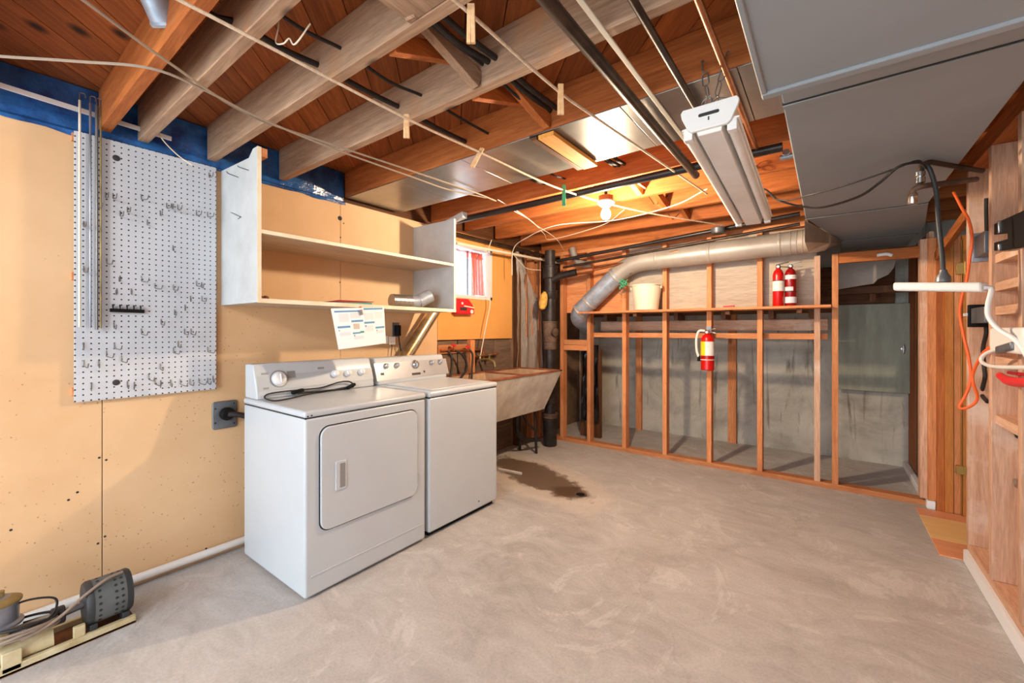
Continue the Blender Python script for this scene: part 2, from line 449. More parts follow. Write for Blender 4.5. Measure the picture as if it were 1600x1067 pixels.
def tubething(name, pts, r, mat, label, cat, group=None, n=8, loc=None):
    m = MB(); m.tube(pts, r, n)
    return tag(m.build(name, mat, loc=loc), label, cat, group)

# ================================================================== SETTING
XL, XR, YS, YB, ZJ, ZC = -2.762, 0.608, 4.24, 5.33, 2.22, 2.41
fl = MB().box(-3.05, 1.7, -2.2, 5.6, -0.12, 0.0).build('floor', 'floor'); fl['kind'] = 'structure'
for i, (y0, y1, m) in enumerate(((4.0, 4.155, 'tile_o'), (3.60, 3.998, 'tile_y'), (3.355, 3.598, 'tile_o'))):
    MB().box(0.505, 1.55, y0, y1, 0.0, 0.006).build('vinyl_strip', m, fl, bevel=0.001)

# ---- ceiling: diagonal subfloor planks on joists
ceil = structure('ceiling')
def clip(poly, x0, x1, y0, y1):
    def cut(P, f):
        out = []
        for i in range(len(P)):
            a, b = P[i], P[(i+1) % len(P)]; fa, fb = f(a), f(b)
            if fa >= 0: out.append(a)
            if fa * fb < 0:
                t = fa / (fa - fb); out.append((a[0] + (b[0]-a[0])*t, a[1] + (b[1]-a[1])*t))
        return out
    for f in (lambda p: p[0]-x0, lambda p: x1-p[0], lambda p: p[1]-y0, lambda p: y1-p[1]):
        poly = cut(poly, f)
        if not poly: return poly
    return poly
W = 0.141
s = -4.6
while s < 5.4:
    # strip where (x + y)/sqrt2 in [s, s+W-gap]; planks run along (-1, 1)
    q = []
    for ss, tt in ((s, -8), (s + W - 0.004, -8), (s + W - 0.004, 8), (s, 8)):
        q.append(((ss - tt) / math.sqrt(2), (ss + tt) / math.sqrt(2)))
    p = clip(q, -2.95, 1.7, -2.2, 5.5)
    if len(p) >= 3:
        o = MB().prism([(a, b, ZC) for a, b in p], [(a, b, ZC + 0.02) for a, b in p])
        cx = sum(a for a, b in p) / len(p); cy = sum(b for a, b in p) / len(p)
        ob = o.build('plank', 'plank', ceil, smooth=False, loc=(cx, cy, ZC))
        ob.matrix_parent_inverse = Matrix.Identity(4)
        # grain along the plank: rotate mesh into plank frame
        R = Matrix.Rotation(math.radians(45), 4, 'Z')
        ob.data.transform(R); ob.rotation_euler = (0, 0, math.radians(-45))
    s += W
MB().box(-2.95, 1.7, -2.2, 5.5, ZC + 0.021, ZC + 0.05).build('deck', 'dark_x', ceil)
JY = [-1.60, -1.20, -0.80, -0.39, 0.02, 0.447, 0.588, 0.883, 1.267, 1.72, 2.15, 2.537, 2.96, 3.42, 3.87, 4.30, 4.72, 5.14]
joists = {}
for y in JY:
    mt = 'dusty_x' if 0.5 < y < 1.5 else 'fir_x'
    o = MB().box(-2.765, 1.65, y - 0.021, y + 0.021, ZJ, ZC - 0.001).build('joist', mt, ceil, bevel=0.003, loc=(0, y, ZJ))
    o.matrix_parent_inverse = Matrix.Identity(4)
    joists[y] = o
MB().box(-2.95, -2.80, -2.2, 5.5, 2.20, ZC - 0.001).build('rim_joist', 'dark_y', ceil)
def brace(p0, p1, m='dusty_y'):
    MB().beam(p0, p1, 0.038, 0.062).build('brace', m, ceil, bevel=0.002)
# wooden cross bridging between joists
brace((-1.14, 0.906, 2.39), (-1.10, 1.244, 2.245))
brace((-1.20, 0.906, 2.25), (-1.20, 1.244, 2.385), 'fir_y')
brace((-1.10, 1.29, 2.39), (-1.06, 1.697, 2.25), 'fir_y')
brace((-1.16, 1.29, 2.25), (-1.16, 1.697, 2.39), 'fir_y')
brace((-0.98, 0.61, 2.385), (-1.02, 0.86, 2.245))
brace((-1.10, 2.56, 2.39), (-1.06, 2.937, 2.25), 'yellowwood')
brace((-1.06, 2.985, 2.39), (-1.02, 3.397, 2.25), 'fir_y')
brace((-1.00, 3.443, 2.39), (-0.97, 3.847, 2.25), 'fir_y')
MB().box(-1.04, -0.87, 0.61, 0.861, ZJ + 0.003, 2.33).build('blocking', 'dusty_y', ceil, bevel=0.003)
# dark strokes on the joist faces by the bulb
for (jy, px) in ((3.42, ((1013, 306, 1022, 319), (1027, 319, 1044, 305), (1020, 304, 1029, 318))), (3.87, ((1044, 334, 1051, 343), (1051, 343, 1062, 333)))):
    for (u0, v0, u1, v1) in px:
        a = at(u0, v0, y=jy - 0.0225); b = at(u1, v1, y=jy - 0.0225)
        MB().beam(a, b, 0.003, 0.012, up=(0, -1, 0)).build('dark_stroke', 'black', joists[jy])

# ---- left wall
wl = structure('wall_left')
def lp(y0, y1, z0, z1, m='board', nm='panel', x0=-2.80, x1=XL):
    return MB().box(x0, x1, y0, y1, z0, z1).build(nm, m, wl, bevel=0.0015)
lp(-2.2, 0.4365, 0, 2.185); lp(0.4395, 1.6615, 0, 2.185); lp(1.6645, 2.588, 0, 2.185)
WY0, WY1, WZ0, WZ1 = 2.66, 3.345, 1.575, 2.10
lp(2.591, WY0, 1.185, 2.19, 'warm_lit_board'); lp(WY1, 3.69, 1.185, 2.19, 'warm_lit_board')
lp(WY0, WY1, 1.185, WZ0, 'warm_lit_board'); lp(WY0, WY1, WZ1, 2.19, 'warm_lit_board')
f = MB().box(-3.05, -2.801, -2.2, 2.60, 0, 2.2)
f.box(-3.05, -2.801, 2.60, 5.5, 0, 1.50); f.box(-3.05, -2.801, 2.60, WY0, 1.5, 2.2); f.box(-3.05, -2.801, WY1, 5.5, 1.5, 2.2)
f.box(-3.05, -2.801, WY0, WY1, WZ1, 2.2)
f.build('foundation', 'concrete_brown', wl)
# nail heads / holes in the boards
for (u, v) in ((155, 715), (166, 718.5), (164, 838), (153, 849), (164, 900), (322, 857), (17, 828), (107, 781), (121, 769), (531, 441), (537, 349), (532, 371)):
    p = at(u, v, x=XL)
    MB().lathe([(0.005, 0), (0.005, 0.0015)], p, (1, 0, 0), 10).build('nail_hole', 'gap', wl)
p = at(531, 341, x=XL); MB().lathe([(0.016, 0), (0.016, 0.002)], p, (1, 0, 0), 14).build('bored_hole', 'gap', wl)
# blue plastic vapour barrier tucked in the rim between joists
G = []
for i in range(15):
    row = []
    for j in range(60):
        y = -0.6 + 2.30 * j / 59; z = 2.165 + 0.24 * i / 14
        x = -2.786 + 0.012 * mnoise.noise(Vector((y * 6, z * 9, 0))) + 0.008 * mnoise.noise(Vector((y * 17, z * 14, 3)))
        if i < 2: x = -2.757 + 0.004 * mnoise.noise(Vector((y * 20, z, 1)))
        row.append((x, y, z + (0.02 * mnoise.noise(Vector((y * 7, 0, 5))) if i == 0 else 0)))
    G.append(row)
MB().grid(G).build('vapour_barrier', 'bluepoly', wl)
# board under the old window sill region, brown planks behind the tub
for k, (y0, y1) in enumerate(((2.60, 2.86), (2.875, 3.13), (3.135, 3.4), (3.41, 3.70))):
    MB().box(-2.80, -2.785, y0, y1, 0.04, 1.18).build('plank', 'oldwood', wl, bevel=0.002)
MB().box(-2.80, -2.74, 3.0, 3.06, 0.62, 1.18).build('cleat', 'stud_z', wl, bevel=0.002)
MB().box(-2.80, -2.765, 2.6, 2.98, 1.06, 1.14).build('ledger', 'stud_y', wl, bevel=0.002)
for (y0, y1, m) in ((3.76, 3.80, 'dark_z'), (4.02, 4.07, 'stud_z'), (4.16, 4.20, 'stud_z')):
    MB().box(-2.80, -2.72, y0, y1, 0.0, 2.19).build('stud', m, wl, bevel=0.002)

# ---- window
win = structure('window_1', (XL, 3.0, WZ0))
fr = MB()
for (a, b, c, d) in ((WY0, WY1, WZ0, WZ0 + 0.035), (WY0, WY1, WZ1 - 0.035, WZ1), (WY0, WY0 + 0.035, WZ0, WZ1), (WY1 - 0.035, WY1, WZ0, WZ1)):
    fr.box(-2.96, XL + 0.004, a, b, c, d)
fr.build('window_frame', 'white', win, bevel=0.002)
MB().box(-2.965, -2.96, WY0 + 0.03, WY1 - 0.03, WZ0 + 0.03, WZ1 - 0.03).build('pane', 'glass', win)
for y in (2.90, 3.11):
    MB().box(-2.90, -2.885, y, y + 0.015, WZ0 + 0.035, WZ1 - 0.035).build('window_bar', 'steelbox', win)
cr = thing('curtain', 'sheer orange red curtain gathered in the small basement window', 'curtain', (-2.83, 3.1, WZ0 + 0.04))
def drape(ya, yb, yc, yd, z0, z1, nm):
    G = []
    for i in range(12):
        t = i / 11; row = []
        for j in range(26):
            w = j / 25
            y = (ya + (yb - ya) * w) * (1 - t) + (yc + (yd - yc) * w) * t
            row.append((-2.83 + 0.014 * math.sin(w * 24 + t * 2), y, z1 + (z0 - z1) * t))
        G.append(row)
    MB().grid(G).build(nm, 'curtain', cr)
drape(3.10, 3.28, 3.14, 3.30, WZ0 + 0.05, WZ1 - 0.05, 'side_drape')
drape(2.70, 3.28, 2.70, 3.28, WZ1 - 0.11, WZ1 - 0.05, 'valance')
drape(2.72, 3.0, 2.72, 3.0, WZ0 + 0.05, WZ0 + 0.11, 'lower_fold')

# ---- back wall of concrete, beyond the stud partition
wb = MB().box(-3.05, 1.7, YB, YB + 0.2, 0, 2.41).build('wall_back', 'concrete'); wb['kind'] = 'structure'
for (x0, x1, z1) in ((-1.975, -1.90, 2.2), (-0.905, -0.82, 2.2)):
    MB().box(x0, x1, YB - 0.045, YB - 0.001, 0.0, z1).build('post', 'stud_z', wb, bevel=0.003)
MB().box(-2.6, 0.5, YB - 0.05, YB - 0.001, 1.45, 1.9).build('sheathing', 'dark_x', wb, bevel=0.003)

# ---- stud partition
wp = structure('wall_partition', (-1.0, YS, 0))
def pp(nm, x0, x1, y0, y1, z0, z1, m, bev=0.002):
    return MB().box(x0, x1, y0, y1, z0, z1).build(nm, m, wp, bevel=bev)
pp('bottom_plate', -2.74, 0.575, YS, YS + 0.09, 0, 0.042, 'stud_x')
SX = [-2.48, -2.137, -1.729, -1.312, -0.905, -0.495, -0.089, 0.027]
for i, x in enumerate(SX):
    pp('stud', x, x + 0.041, YS, YS + 0.09, 0.042, 1.88 if i >= 6 else 2.135, 'pink_z' if i == 6 else 'stud_z')
pp('top_plate', -2.74, -0.13, YS, YS + 0.09, 2.135, 2.176, 'stud_x')
pp('top_plate', -2.74, -0.13, YS, YS + 0.09, 2.177, 2.218, 'fir_x')
pp('header', 0.068, 0.575, YS + 0.005, YS + 0.045, 1.805, 1.885, 'fir_x')
pp('header_cleat', 0.068, 0.575, YS + 0.05, YS + 0.09, 1.86, 1.90, 'dark_x')
MB().tube(curve([at(1370, 399, y=YS), at(1385, 397, y=YS - .004), at(1394, 399, y=YS)]), 0.012, 8).build('mortar_dab', 'white_paint', wp)
for (z0, z1) in ((1.045, 1.105), (1.108, 1.165)):
    pp('blocking', -2.438, -2.138, YS + 0.01, YS + 0.08, z0, z1, 'stud_x')
# upper plywood panels behind the studs, one sheet per pair of bays
for (x0, x1) in ((-2.44, -1.712), (-1.709, -0.888), (-0.885, -0.072)):
    pp('back_panel', x0, x1, YS + 0.092, YS + 0.102, 1.475, 2.135, 'stud_x' if x0 < -2 else 'ply', 0.0)
pp('ledger', -2.137, 0.0, YS + 0.092, YS + 0.13, 1.195, 1.245, 'stud_x')
pp('ledger_back', -2.137, 0.0, YS + 0.36, YS + 0.38, 1.27, 1.37, 'pink_x')
for x in (-1.98, -1.23, -0.80, -0.42, -0.13):
    pp('bracket', x, x + 0.04, YS + 0.092, YS + 0.36, 1.375, 1.445, 'dark_y')
for x in (-1.59, -1.17, -0.77, -0.36):
    pass
# light coloured drip stained strip inside first bay
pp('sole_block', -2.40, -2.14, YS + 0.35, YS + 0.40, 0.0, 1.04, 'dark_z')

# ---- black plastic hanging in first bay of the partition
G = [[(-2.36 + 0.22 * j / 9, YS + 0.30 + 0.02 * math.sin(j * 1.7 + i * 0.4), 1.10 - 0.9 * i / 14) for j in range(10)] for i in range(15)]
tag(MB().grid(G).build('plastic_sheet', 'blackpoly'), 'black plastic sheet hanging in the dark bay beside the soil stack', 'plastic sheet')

# ---- closet under the stairs, right of the partition
ws = structure('wall_side', (0.6, 4.8, 0))
for k, (y0, y1, m) in enumerate(((4.335, 4.44, 'pink_z'), (4.445, 4.62, 'oldwood'), (4.625, 4.9, 'dark_z'), (4.905, 5.325, 'fir_z'))):
    MB().box(0.598, 0.625, y0, y1, 0.06, 2.0).build('plank', m, ws, bevel=0.002)
MB().box(0.56, 0.597, 4.335, 5.325, 0, 0.055).build('sill', 'white_paint', ws, bevel=0.004)
slab = MB()
px = [(1310, 452), (1340, 447), (1365, 443), (1372, 436), (1388, 429), (1396, 419), (1400, 408), (1410, 399), (1300, 404)]
slab.prism([at(u, v, y=4.75) for u, v in px], [at(u, v, y=4.75) + Vector((0, 0.012, 0)) for u, v in px])
slab.build('torn_drywall', 'drywall', ws)
MB().box(0.0, 0.597, 4.86, 4.93, 1.60, 1.66).build('stair_cleat', 'dark_x', ws)
MB().box(0.30, 0.34, 4.94, 4.98, 1.53, 1.60).build('stair_post', 'dark_z', ws)
pd = thing('metal_panel_door', 'grey green metal panel door with turn latch hung on the concrete behind the studs', 'panel door', (0.34, 5.27, 0.69))
MB().box(0.075, 0.60, 5.235, 5.265, 0.694, 1.52).build('door_leaf', 'panel', pd, bevel=0.004)
MB().box(0.075, 0.60, 5.268, 5.325, 0.72, 1.5).build('box_frame', 'panel', pd)
lt = at(1411, 545, y=5.235)
MB().lathe([(0.016, 0), (0.016, 0.006), (0.009, 0.008), (0.009, 0.03)], lt, (0, -1, 0), 14).build('latch', 'chrome', pd)
MB().beam(lt + Vector((0, -0.03, 0.04)), lt + Vector((0, -0.03, -0.045)), 0.014, 0.012, (0, 1, 0)).build('latch_handle', 'chrome', pd, bevel=0.004)

# ---- doorway in the right wall
dr = structure('door_1', (0.70, 4.2, 0))
def jb(u0, u1, y0, y1, z0, z1, m, nm):
    x0 = at(u0, 600, y=y0).x; x1 = at(u1, 600, y=y0).x
    return MB().box(x0, x1, y0, y1, z0, z1).build(nm, m, dr, bevel=0.002)
jb(1437.5, 1449.2, 4.215, 4.30, 0.06, 1.93, 'pink_z', 'jamb_stud')
jb(1450, 1463, 4.19, 4.30, 0.06, 1.93, 'stud_z', 'jamb_stud')
jb(1463.8, 1475.7, 4.165, 4.30, 0.0, 1.92, 'fir_z', 'jamb_stud')
jb(1476.5, 1490, 4.15, 4.30, 0.008, 1.92, 'doorwood', 'door_stop')
jb(1490.5, 1501.5, 4.155, 4.30, 0.008, 1.92, 'stud_z', 'jamb')
jb(1502, 1503.6, 4.13, 4.30, 0.008, 1.89, 'brass', 'weather_strip')
jb(1504, 1530, 4.135, 4.30, 0.008, 1.92, 'doorwood', 'door_leaf')
jb(1448.5, 1462, 4.185, 4.30, 0, 0.058, 'white_paint', 'plinth')
for v0, v1 in ((411, 428), (727, 742)):
    a = at(1494, v0, y=4.128); b = at(1508, v1, y=4.128)
    h = MB().box(a.x, b.x, 4.124, 4.15, b.z, a.z).build('hinge', 'brass', dr, bevel=0.002)
    MB().tube([(b.x, 4.122, b.z - 0.004), (b.x, 4.122, a.z + 0.004)], 0.006, 10).build('hinge_pin', 'brass', h)
MB().beam(at(1465, 400, y=4.10), at(1512, 335, y=3.40), 0.03, 0.06).build('head_jamb', 'fir_y', dr, bevel=0.002)

# ---- right wall: open studs with boards behind
wr = structure('wall_right', (XR, 1.0, 0))
def rp(nm, x0, x1, y0, y1, z0, z1, m, bev=0.002):
    return MB().box(x0, x1, y0, y1, z0, z1).build(nm, m, wr, bevel=bev)
rp('curb', XR - 0.012, 0.70, -2.2, 3.345, 0, 0.072, 'white_paint', 0.006)
rp('bottom_plate', XR + 0.004, 0.70, -2.2, 3.345, 0.073, 0.111, 'pink_y')
SY = [3.302, 2.902, 2.52, 2.12, 1.72, 1.32, 0.92, 0.52, 0.12, -0.30, -0.70, -1.10, -1.5, -1.9]
for y in SY:
    rp('stud', XR, 0.698, y, y + 0.04, 0.112, 2.13, 'pink_z')
rp('top_plate', XR, 0.70, -2.2, 3.345, 2.131, 2.172, 'fir_y')
rp('top_plate', XR, 0.70, -2.2, 3.345, 2.173, 2.215, 'fir_y')
z = 0.09
while z < 2.1:
    rp('sheathing_board', 0.701, 0.72, -2.2, 3.345, z, min(z + 0.2465, 2.2), 'pink_y', 0.003); z += 0.25
for b, zs in ((0, ()), (1, (1.60, 1.47, 1.36, 1.13, 0.86)), (2, (1.62, 1.40, 1.14, 0.86))):
    for z in zs:
        rp('blocking', XR + 0.012, 0.698, SY[b + 1] + 0.041, SY[b] - 0.001, z - 0.02, z + 0.02, 'pink_y')
for (u, v, rx) in ((1580, 797, 0.035), (1558, 880, 0.025), (1575, 565, 0.02)):
    c = at(u, v, x=0.7005)
    ol = [(c + Vector((0, rx * (1 + 0.35 * mnoise.noise(Vector((k, u, 0.3)))) * math.cos(k * 0.35), 1.4 * rx * (1 + 0.35 * mnoise.noise(Vector((k * 0.7, 1, u)))) * math.sin(k * 0.35)))) for k in range(18)]
    MB().prism([p + Vector((-0.002, 0, 0)) for p in ol], ol).build('paint_dab', 'white_paint', wr)

hall = MB().box(1.65, 1.8, -2.2, 5.55, 0, 2.41).build('wall_hall', 'ply'); hall['kind'] = 'structure'
# ================================================================== HVAC
t1 = thing('air_duct', 'wide low grey sheet metal trunk duct with a rolled end flange', 'duct', (0.2, 0, 1.9))
MB().box(-0.134, 0.60, -2.0, 1.318, 1.902, 2.20).build('duct_body', 'duct', t1, bevel=0.006)
MB().box(-0.142, 0.60, 1.296, 1.326, 1.894, 2.205).build('flange', 'duct', t1, bevel=0.004)
MB().box(-0.142, -0.128, -2.0, 1.30, 1.896, 1.908).build('corner_bead', 'duct', t1, bevel=0.003)
t2 = thing('air_duct', 'flatter grey sheet metal duct with black joint seams running above the pull conduit', 'duct', (0.2, 2.5, 2.02))
MB().box(-0.12, 0.475, 1.327, 3.45, 2.022, 2.205).build('duct_body', 'duct', t2, bevel=0.005)
E1 = [(-0.12, 3.452), (0.475, 3.452), (0.56, 4.2), (0.56, 5.1), (0.10, 5.1), (0.092, 4.50)]
MB().prism([(a, b, 2.022) for a, b in E1], [(a, b, 2.205) for a, b in E1]).build('taper_section', 'duct', t2, bevel=0.004)
for (y, xa, xb) in ((1.667, -0.121, 0.476), (3.451, -0.121, 0.476), (4.50, 0.092, 0.561)):
    MB().box(xa, xb, y - 0.006, y + 0.002, 2.0195, 2.03).build('joint_seam', 'gap', t2)
    MB().box(xa, xb, y + 0.003, y + 0.028, 2.017, 2.03).build('slip_joint', 'duct', t2, bevel=0.002)
# pan of sheet metal closing one joist bay
pan = thing('duct_pan', 'galvanised sheet metal pan closing a joist bay above the clotheslines', 'duct', (-1.2, 1.95, 2.215))
xs = [-2.74, -2.18, -1.62, -1.16, -0.70, -0.26, 0.3]
for a, b in zip(xs[:-1], xs[1:]):
    MB().box(a, b - 0.003, 1.698, 2.172, 2.2135, 2.2185).build('sheet', 'galv', pan, bevel=0.0015)
for x in (-1.16, ):
    MB().box(x - 0.008, x + 0.008, 1.70, 2.17, 2.2095, 2.213).build('seam_strip', 'blackpipe', pan)
bx = thing('wood_strip', 'bright yellow board nailed across the sheet metal pan', 'board', (-1.10, 1.95, 2.20))
MB().box(-1.115, -1.03, 1.70, 2.175, 2.188, 2.209).build('board', 'yellowwood', bx, bevel=0.002)
MB().box(-1.155, -1.125, 1.70, 2.175, 2.192, 2.209).build('batten', 'dark_y', bx, bevel=0.002)

# round vent pipe
vp = thing('vent_pipe', 'thick grey round heating pipe elbowing down in front of the stud partition', 'duct', (-1.3, 4.1, 1.9))
PY = 4.125
A = Vector((-0.19, PY, 1.985)); B = Vector((-1.60, PY, 1.955)); C = at(899, 494, y=4.15); D = C + Vector((-0.02, 0.33, -0.10))
pts = rounded([A, B, C, D], 0.17, 8)
MB().tube(pts[:10], 0.094, 28).build('pipe_run', 'pipe_grey', vp)
MB().tube(pts[9:], 0.0935, 28).build('pipe_drop', 'galv_bright', vp)
for q, dd in ((A.lerp(B, 0.09), B - A), (A.lerp(B, 0.47), B - A), (A.lerp(B, 0.80), B - A), (B.lerp(C, 0.24), C - B), (B.lerp(C, 0.72), C - B), (B.lerp(C, 0.90), C - B)):
    dd = dd.normalized()
    MB().lathe([(0.0945, -0.012), (0.0985, -0.006), (0.0985, 0.006), (0.0945, 0.012)], q, dd, 28).build('collar', 'pipe_grey', vp)
MB().tube([B + Vector((0.03, -0.02, -0.095)), B + Vector((0.02, -0.06, -0.125))], 0.004, 6).build('screw', 'steel', vp)
# boot joining the pipe to the tapered duct
TA, TB, TC = (-0.125, 3.47), (0.088, 4.42), (-0.125, 4.24)
MB().prism([TA + (1.868,), TB + (1.985,), TC + (1.90,)], [TA + (2.0185,), TB + (2.0185,), TC + (2.0185,)]).build('boot', 'boot', vp, bevel=0.003)
MB().lathe([(0.094, 0.0), (0.094, 0.12), (0.088, 0.17), (0.065, 0.20), (0.02, 0.215)], A, (1, 0, 0.01), 28).build('pipe_end', 'boot', vp)
for k in range(3):
    MB().lathe([(0.0945, -0.004), (0.0975, 0), (0.0945, 0.004)], A + Vector((-0.05 + 0.04 * k, 0, 0)), (1, 0, 0), 28).build('crimp_ring', 'pipe_grey', vp)

# ================================================================== LAUNDRY
XF, XBk = -1.947, -2.624
dry = thing('clothes_dryer', 'white front loading clothes dryer with a large side hinged door', 'dryer', (-2.28, 1.36, 0))
Y0, Y1 = 0.993, 1.728
MB().box(XBk, XF, Y0, Y1, 0.014, 0.8575).build('body', 'enamel', dry, bevel=0.012, seg=3)
MB().box(XBk + 0.005, XF - 0.004, Y0 + 0.004, Y1 - 0.004, 0.852, 0.862).build('lid_gap', 'gap', dry)
MB().box(XBk, XF + 0.004, Y0 - 0.003, Y1 + 0.002, 0.86, 0.893).build('top_panel', 'enamel', dry, bevel=0.012, seg=3)
for y in (Y0 + 0.05, Y1 - 0.05):
    for x in (XBk + 0.06, XF - 0.06):
        MB().lathe([(0.02, 0), (0.02, 0.012), (0.01, 0.02)], (x, y, 0), (0, 0, 1), 12).build('foot', 'black', dry)
dy0 = at(500, 700, x=XF).y; dy1 = at(650.5, 700, x=XF).y
dz1 = at(640, 641.5, x=XF).z; dz0 = at(510, 827, x=XF).z
def face(nm, mat, y0, y1, z0, z1, r, xa, xb, par, bev=0.0):
    P = rrect(y0, y1, z0, z1, r, 8)
    return MB().prism([(xa, a, b) for a, b in P], [(xb, a, b) for a, b in P]).build(nm, mat, par, bevel=bev)
face('door_gap_shade', 'gap', dy0 - 0.006, dy1 + 0.006, dz0 - 0.006, dz1 + 0.006, 0.052, XF - 0.002, XF + 0.0012, dry)  # dark rim standing in for the shaded groove around the door
dd = face('door', 'enamel', dy0, dy1, dz0, dz1, 0.047, XF - 0.002, XF + 0.012, dry, 0.004)
hy0, hy1 = at(522, 740, x=XF).y, at(539, 740, x=XF).y
hz0, hz1 = at(530, 764, x=XF).z, at(530, 719, x=XF).z
face('handle_frame', 'enamel', hy0, hy1, hz0, hz1, 0.006, XF + 0.010, XF + 0.0165, dd, 0.002)
face('handle_recess', 'dial_grey', hy0 + 0.022, hy1 - 0.008, hz0 + 0.012, hz1 - 0.012, 0.003, XF + 0.012, XF + 0.0172, dd)
for zf in (0.80, 0.17):
    zz = dz0 + (dz1 - dz0) * zf
    MB().tube([(XF + 0.006, dy1 + 0.005, zz - 0.03), (XF + 0.006, dy1 + 0.005, zz + 0.03)], 0.006, 8).build('hinge', 'enamel_d', dd)
MB().box(XF - 0.001, XF + 0.0025, Y0 + 0.03, Y1 - 0.02, 0.105, 0.112).build('kick_rib', 'enamel', dry, bevel=0.001)
for (y, z) in ((Y0 + 0.012, 0.868), (Y0 + 0.03, 0.87)):
    MB().lathe([(0.004, 0), (0.004, 0.003)], (XF + 0.003, y, z), (1, 0, 0), 8).build('screw', 'gap', dry)
def console(par, y0, y1, zt, xb, xf0, xf1, z0=0.894):
    # slanted control housing: profile in x-z extruded along y
    P = [(xb, z0), (xf0, z0), (xf0, z0 + 0.025), (xf1, zt - 0.012), (xf1 - 0.012, zt), (xb, zt)]
    return MB().prism([(a, y0, b) for a, b in P], [(a, y1, b) for a, b in P]).build('console', 'enamel', par, bevel=0.006, seg=2)
CZ = 1.083
cons = console(dry, Y0 + 0.004, Y1 + 0.004, CZ, XBk + 0.006, -2.468, -2.515)
cn = Vector((CZ - 0.012 - 0.919, 0, 0.047)).normalized()
def onface(u, v):
    """point on the slanted console face"""
    d = at(u, v, x=-2.49); p0 = Vector((0, 0, CAMH)); r = (d - p0)
    q = Vector((-2.468, 0, 0.919)); t = (q - p0).dot(cn) / r.dot(cn)
    return p0 + r * t
f0 = onface(404, 610); f1 = onface(583, 560)
def onpanel(nm, mat, ua, va, ub, vb, par, t=0.002):
    a = onface(ua, va); b = onface(ub, vb)
    up = Vector((-0.047, 0, CZ - 0.012 - 0.919)).normalized()
    z0, z1 = sorted((a.z, b.z)); y0, y1 = sorted((a.y, b.y))
    def pt(y, z): return Vector((-2.468 - 0.047 * (z - 0.919) / (CZ - 0.931), y, z))
    c = [pt(y0, z0), pt(y1, z0), pt(y1, z1), pt(y0, z1)]
    return MB().prism(c, [p + cn * t for p in c]).build(nm, mat, par)
onpanel('control_panel', 'enamel_d', 404, 612, 580, 574, cons, 0.002)
def dial(u, v, r, par, big=False, mat='wire_glass'):
    p = onface(u, v) + cn * 0.002
    d = MB().lathe([(r * 1.18, 0), (r * 1.18, 0.004), (r, 0.006), (r * 0.94, 0.02), (r * 0.8, 0.024)], p, cn, 26).build('dial', mat, par)
    s_ = Vector((0, 1, 0)).cross(cn).normalized()
    MB().beam(p + cn * 0.026 - s_ * r * 0.7, p + cn * 0.026 + s_ * r * 0.7, 0.006, 0.012, cn).build('dial_grip', mat, d, bevel=0.002)
    return p
P0 = dial(436, 592, 0.036, cons)
MB().lathe([(0.05, 0), (0.05, 0.003)], P0 - cn * 0.001, cn, 32).build('dial_ring', 'dial_grey', cons)
for u, v in ((523, 584), (543, 583), (564, 581)):
    dial(u, v, 0.021, cons)
for (ua, va, ub, vb) in ((408, 583, 418, 585), (448, 580, 462, 590), (496, 574, 506, 576), (488, 602, 508, 600), (411, 606, 420, 608)):
    onpanel('print_mark', 'dial_grey', ua, va, ub, vb, cons, 0.003)

wsh = thing('washing_machine', 'white top loading washing machine with a silver control panel beside the dryer', 'washing machine', (-2.28, 2.08, 0))
Y2, Y3 = 1.758, 2.418
MB().box(XBk, XF, Y2, Y3, 0.03, 0.8555).build('body', 'enamel', wsh, bevel=0.012, seg=3)
MB().box(XBk + 0.02, XF - 0.03, Y2 + 0.02, Y3 - 0.02, 0.0, 0.032).build('base_skirt', 'black', wsh)
MB().box(XBk + 0.005, XF - 0.004, Y2 + 0.004, Y3 - 0.004, 0.85, 0.86).build('lid_gap', 'gap', wsh)
MB().box(XBk, XF + 0.004, Y2, Y3 + 0.002, 0.858, 0.893).build('top_panel', 'enamel', wsh, bevel=0.014, seg=3)
lid = MB().box(-2.44, XF - 0.035, Y2 + 0.05, Y3 - 0.05, 0.892, 0.901).build('lid', 'enamel', wsh, bevel=0.004)
wc = console(wsh, Y2 + 0.012, Y3 - 0.004, CZ - 0.006, XBk + 0.006, -2.468, -2.515)
onpanel('control_panel', 'silver', 589, 596, 696, 560, wc, 0.003)
for u, v in ((602.5, 572), (619, 571), (673, 567), (686, 566)):
    dial(u, v, 0.017, wc, mat='chrome')
p = dial(648, 569.5, 0.028, wc, mat='chrome')
MB().lathe([(0.04, 0), (0.04, 0.003)], p - cn * 0.0005, cn, 30).build('dial_ring', 'enamel_d', wc)
for (ua, va, ub, vb) in ((594, 583, 600, 586), (643, 583, 657, 585), (661, 579, 664, 582)):
    onpanel('print_mark', 'motor_dark', ua, va, ub, vb, wc, 0.004)
MB().lathe([(0.005, 0), (0.005, 0.002)], at(748, 783, x=XF), (1, 0, 0), 8).build('screw', 'gap', wsh)

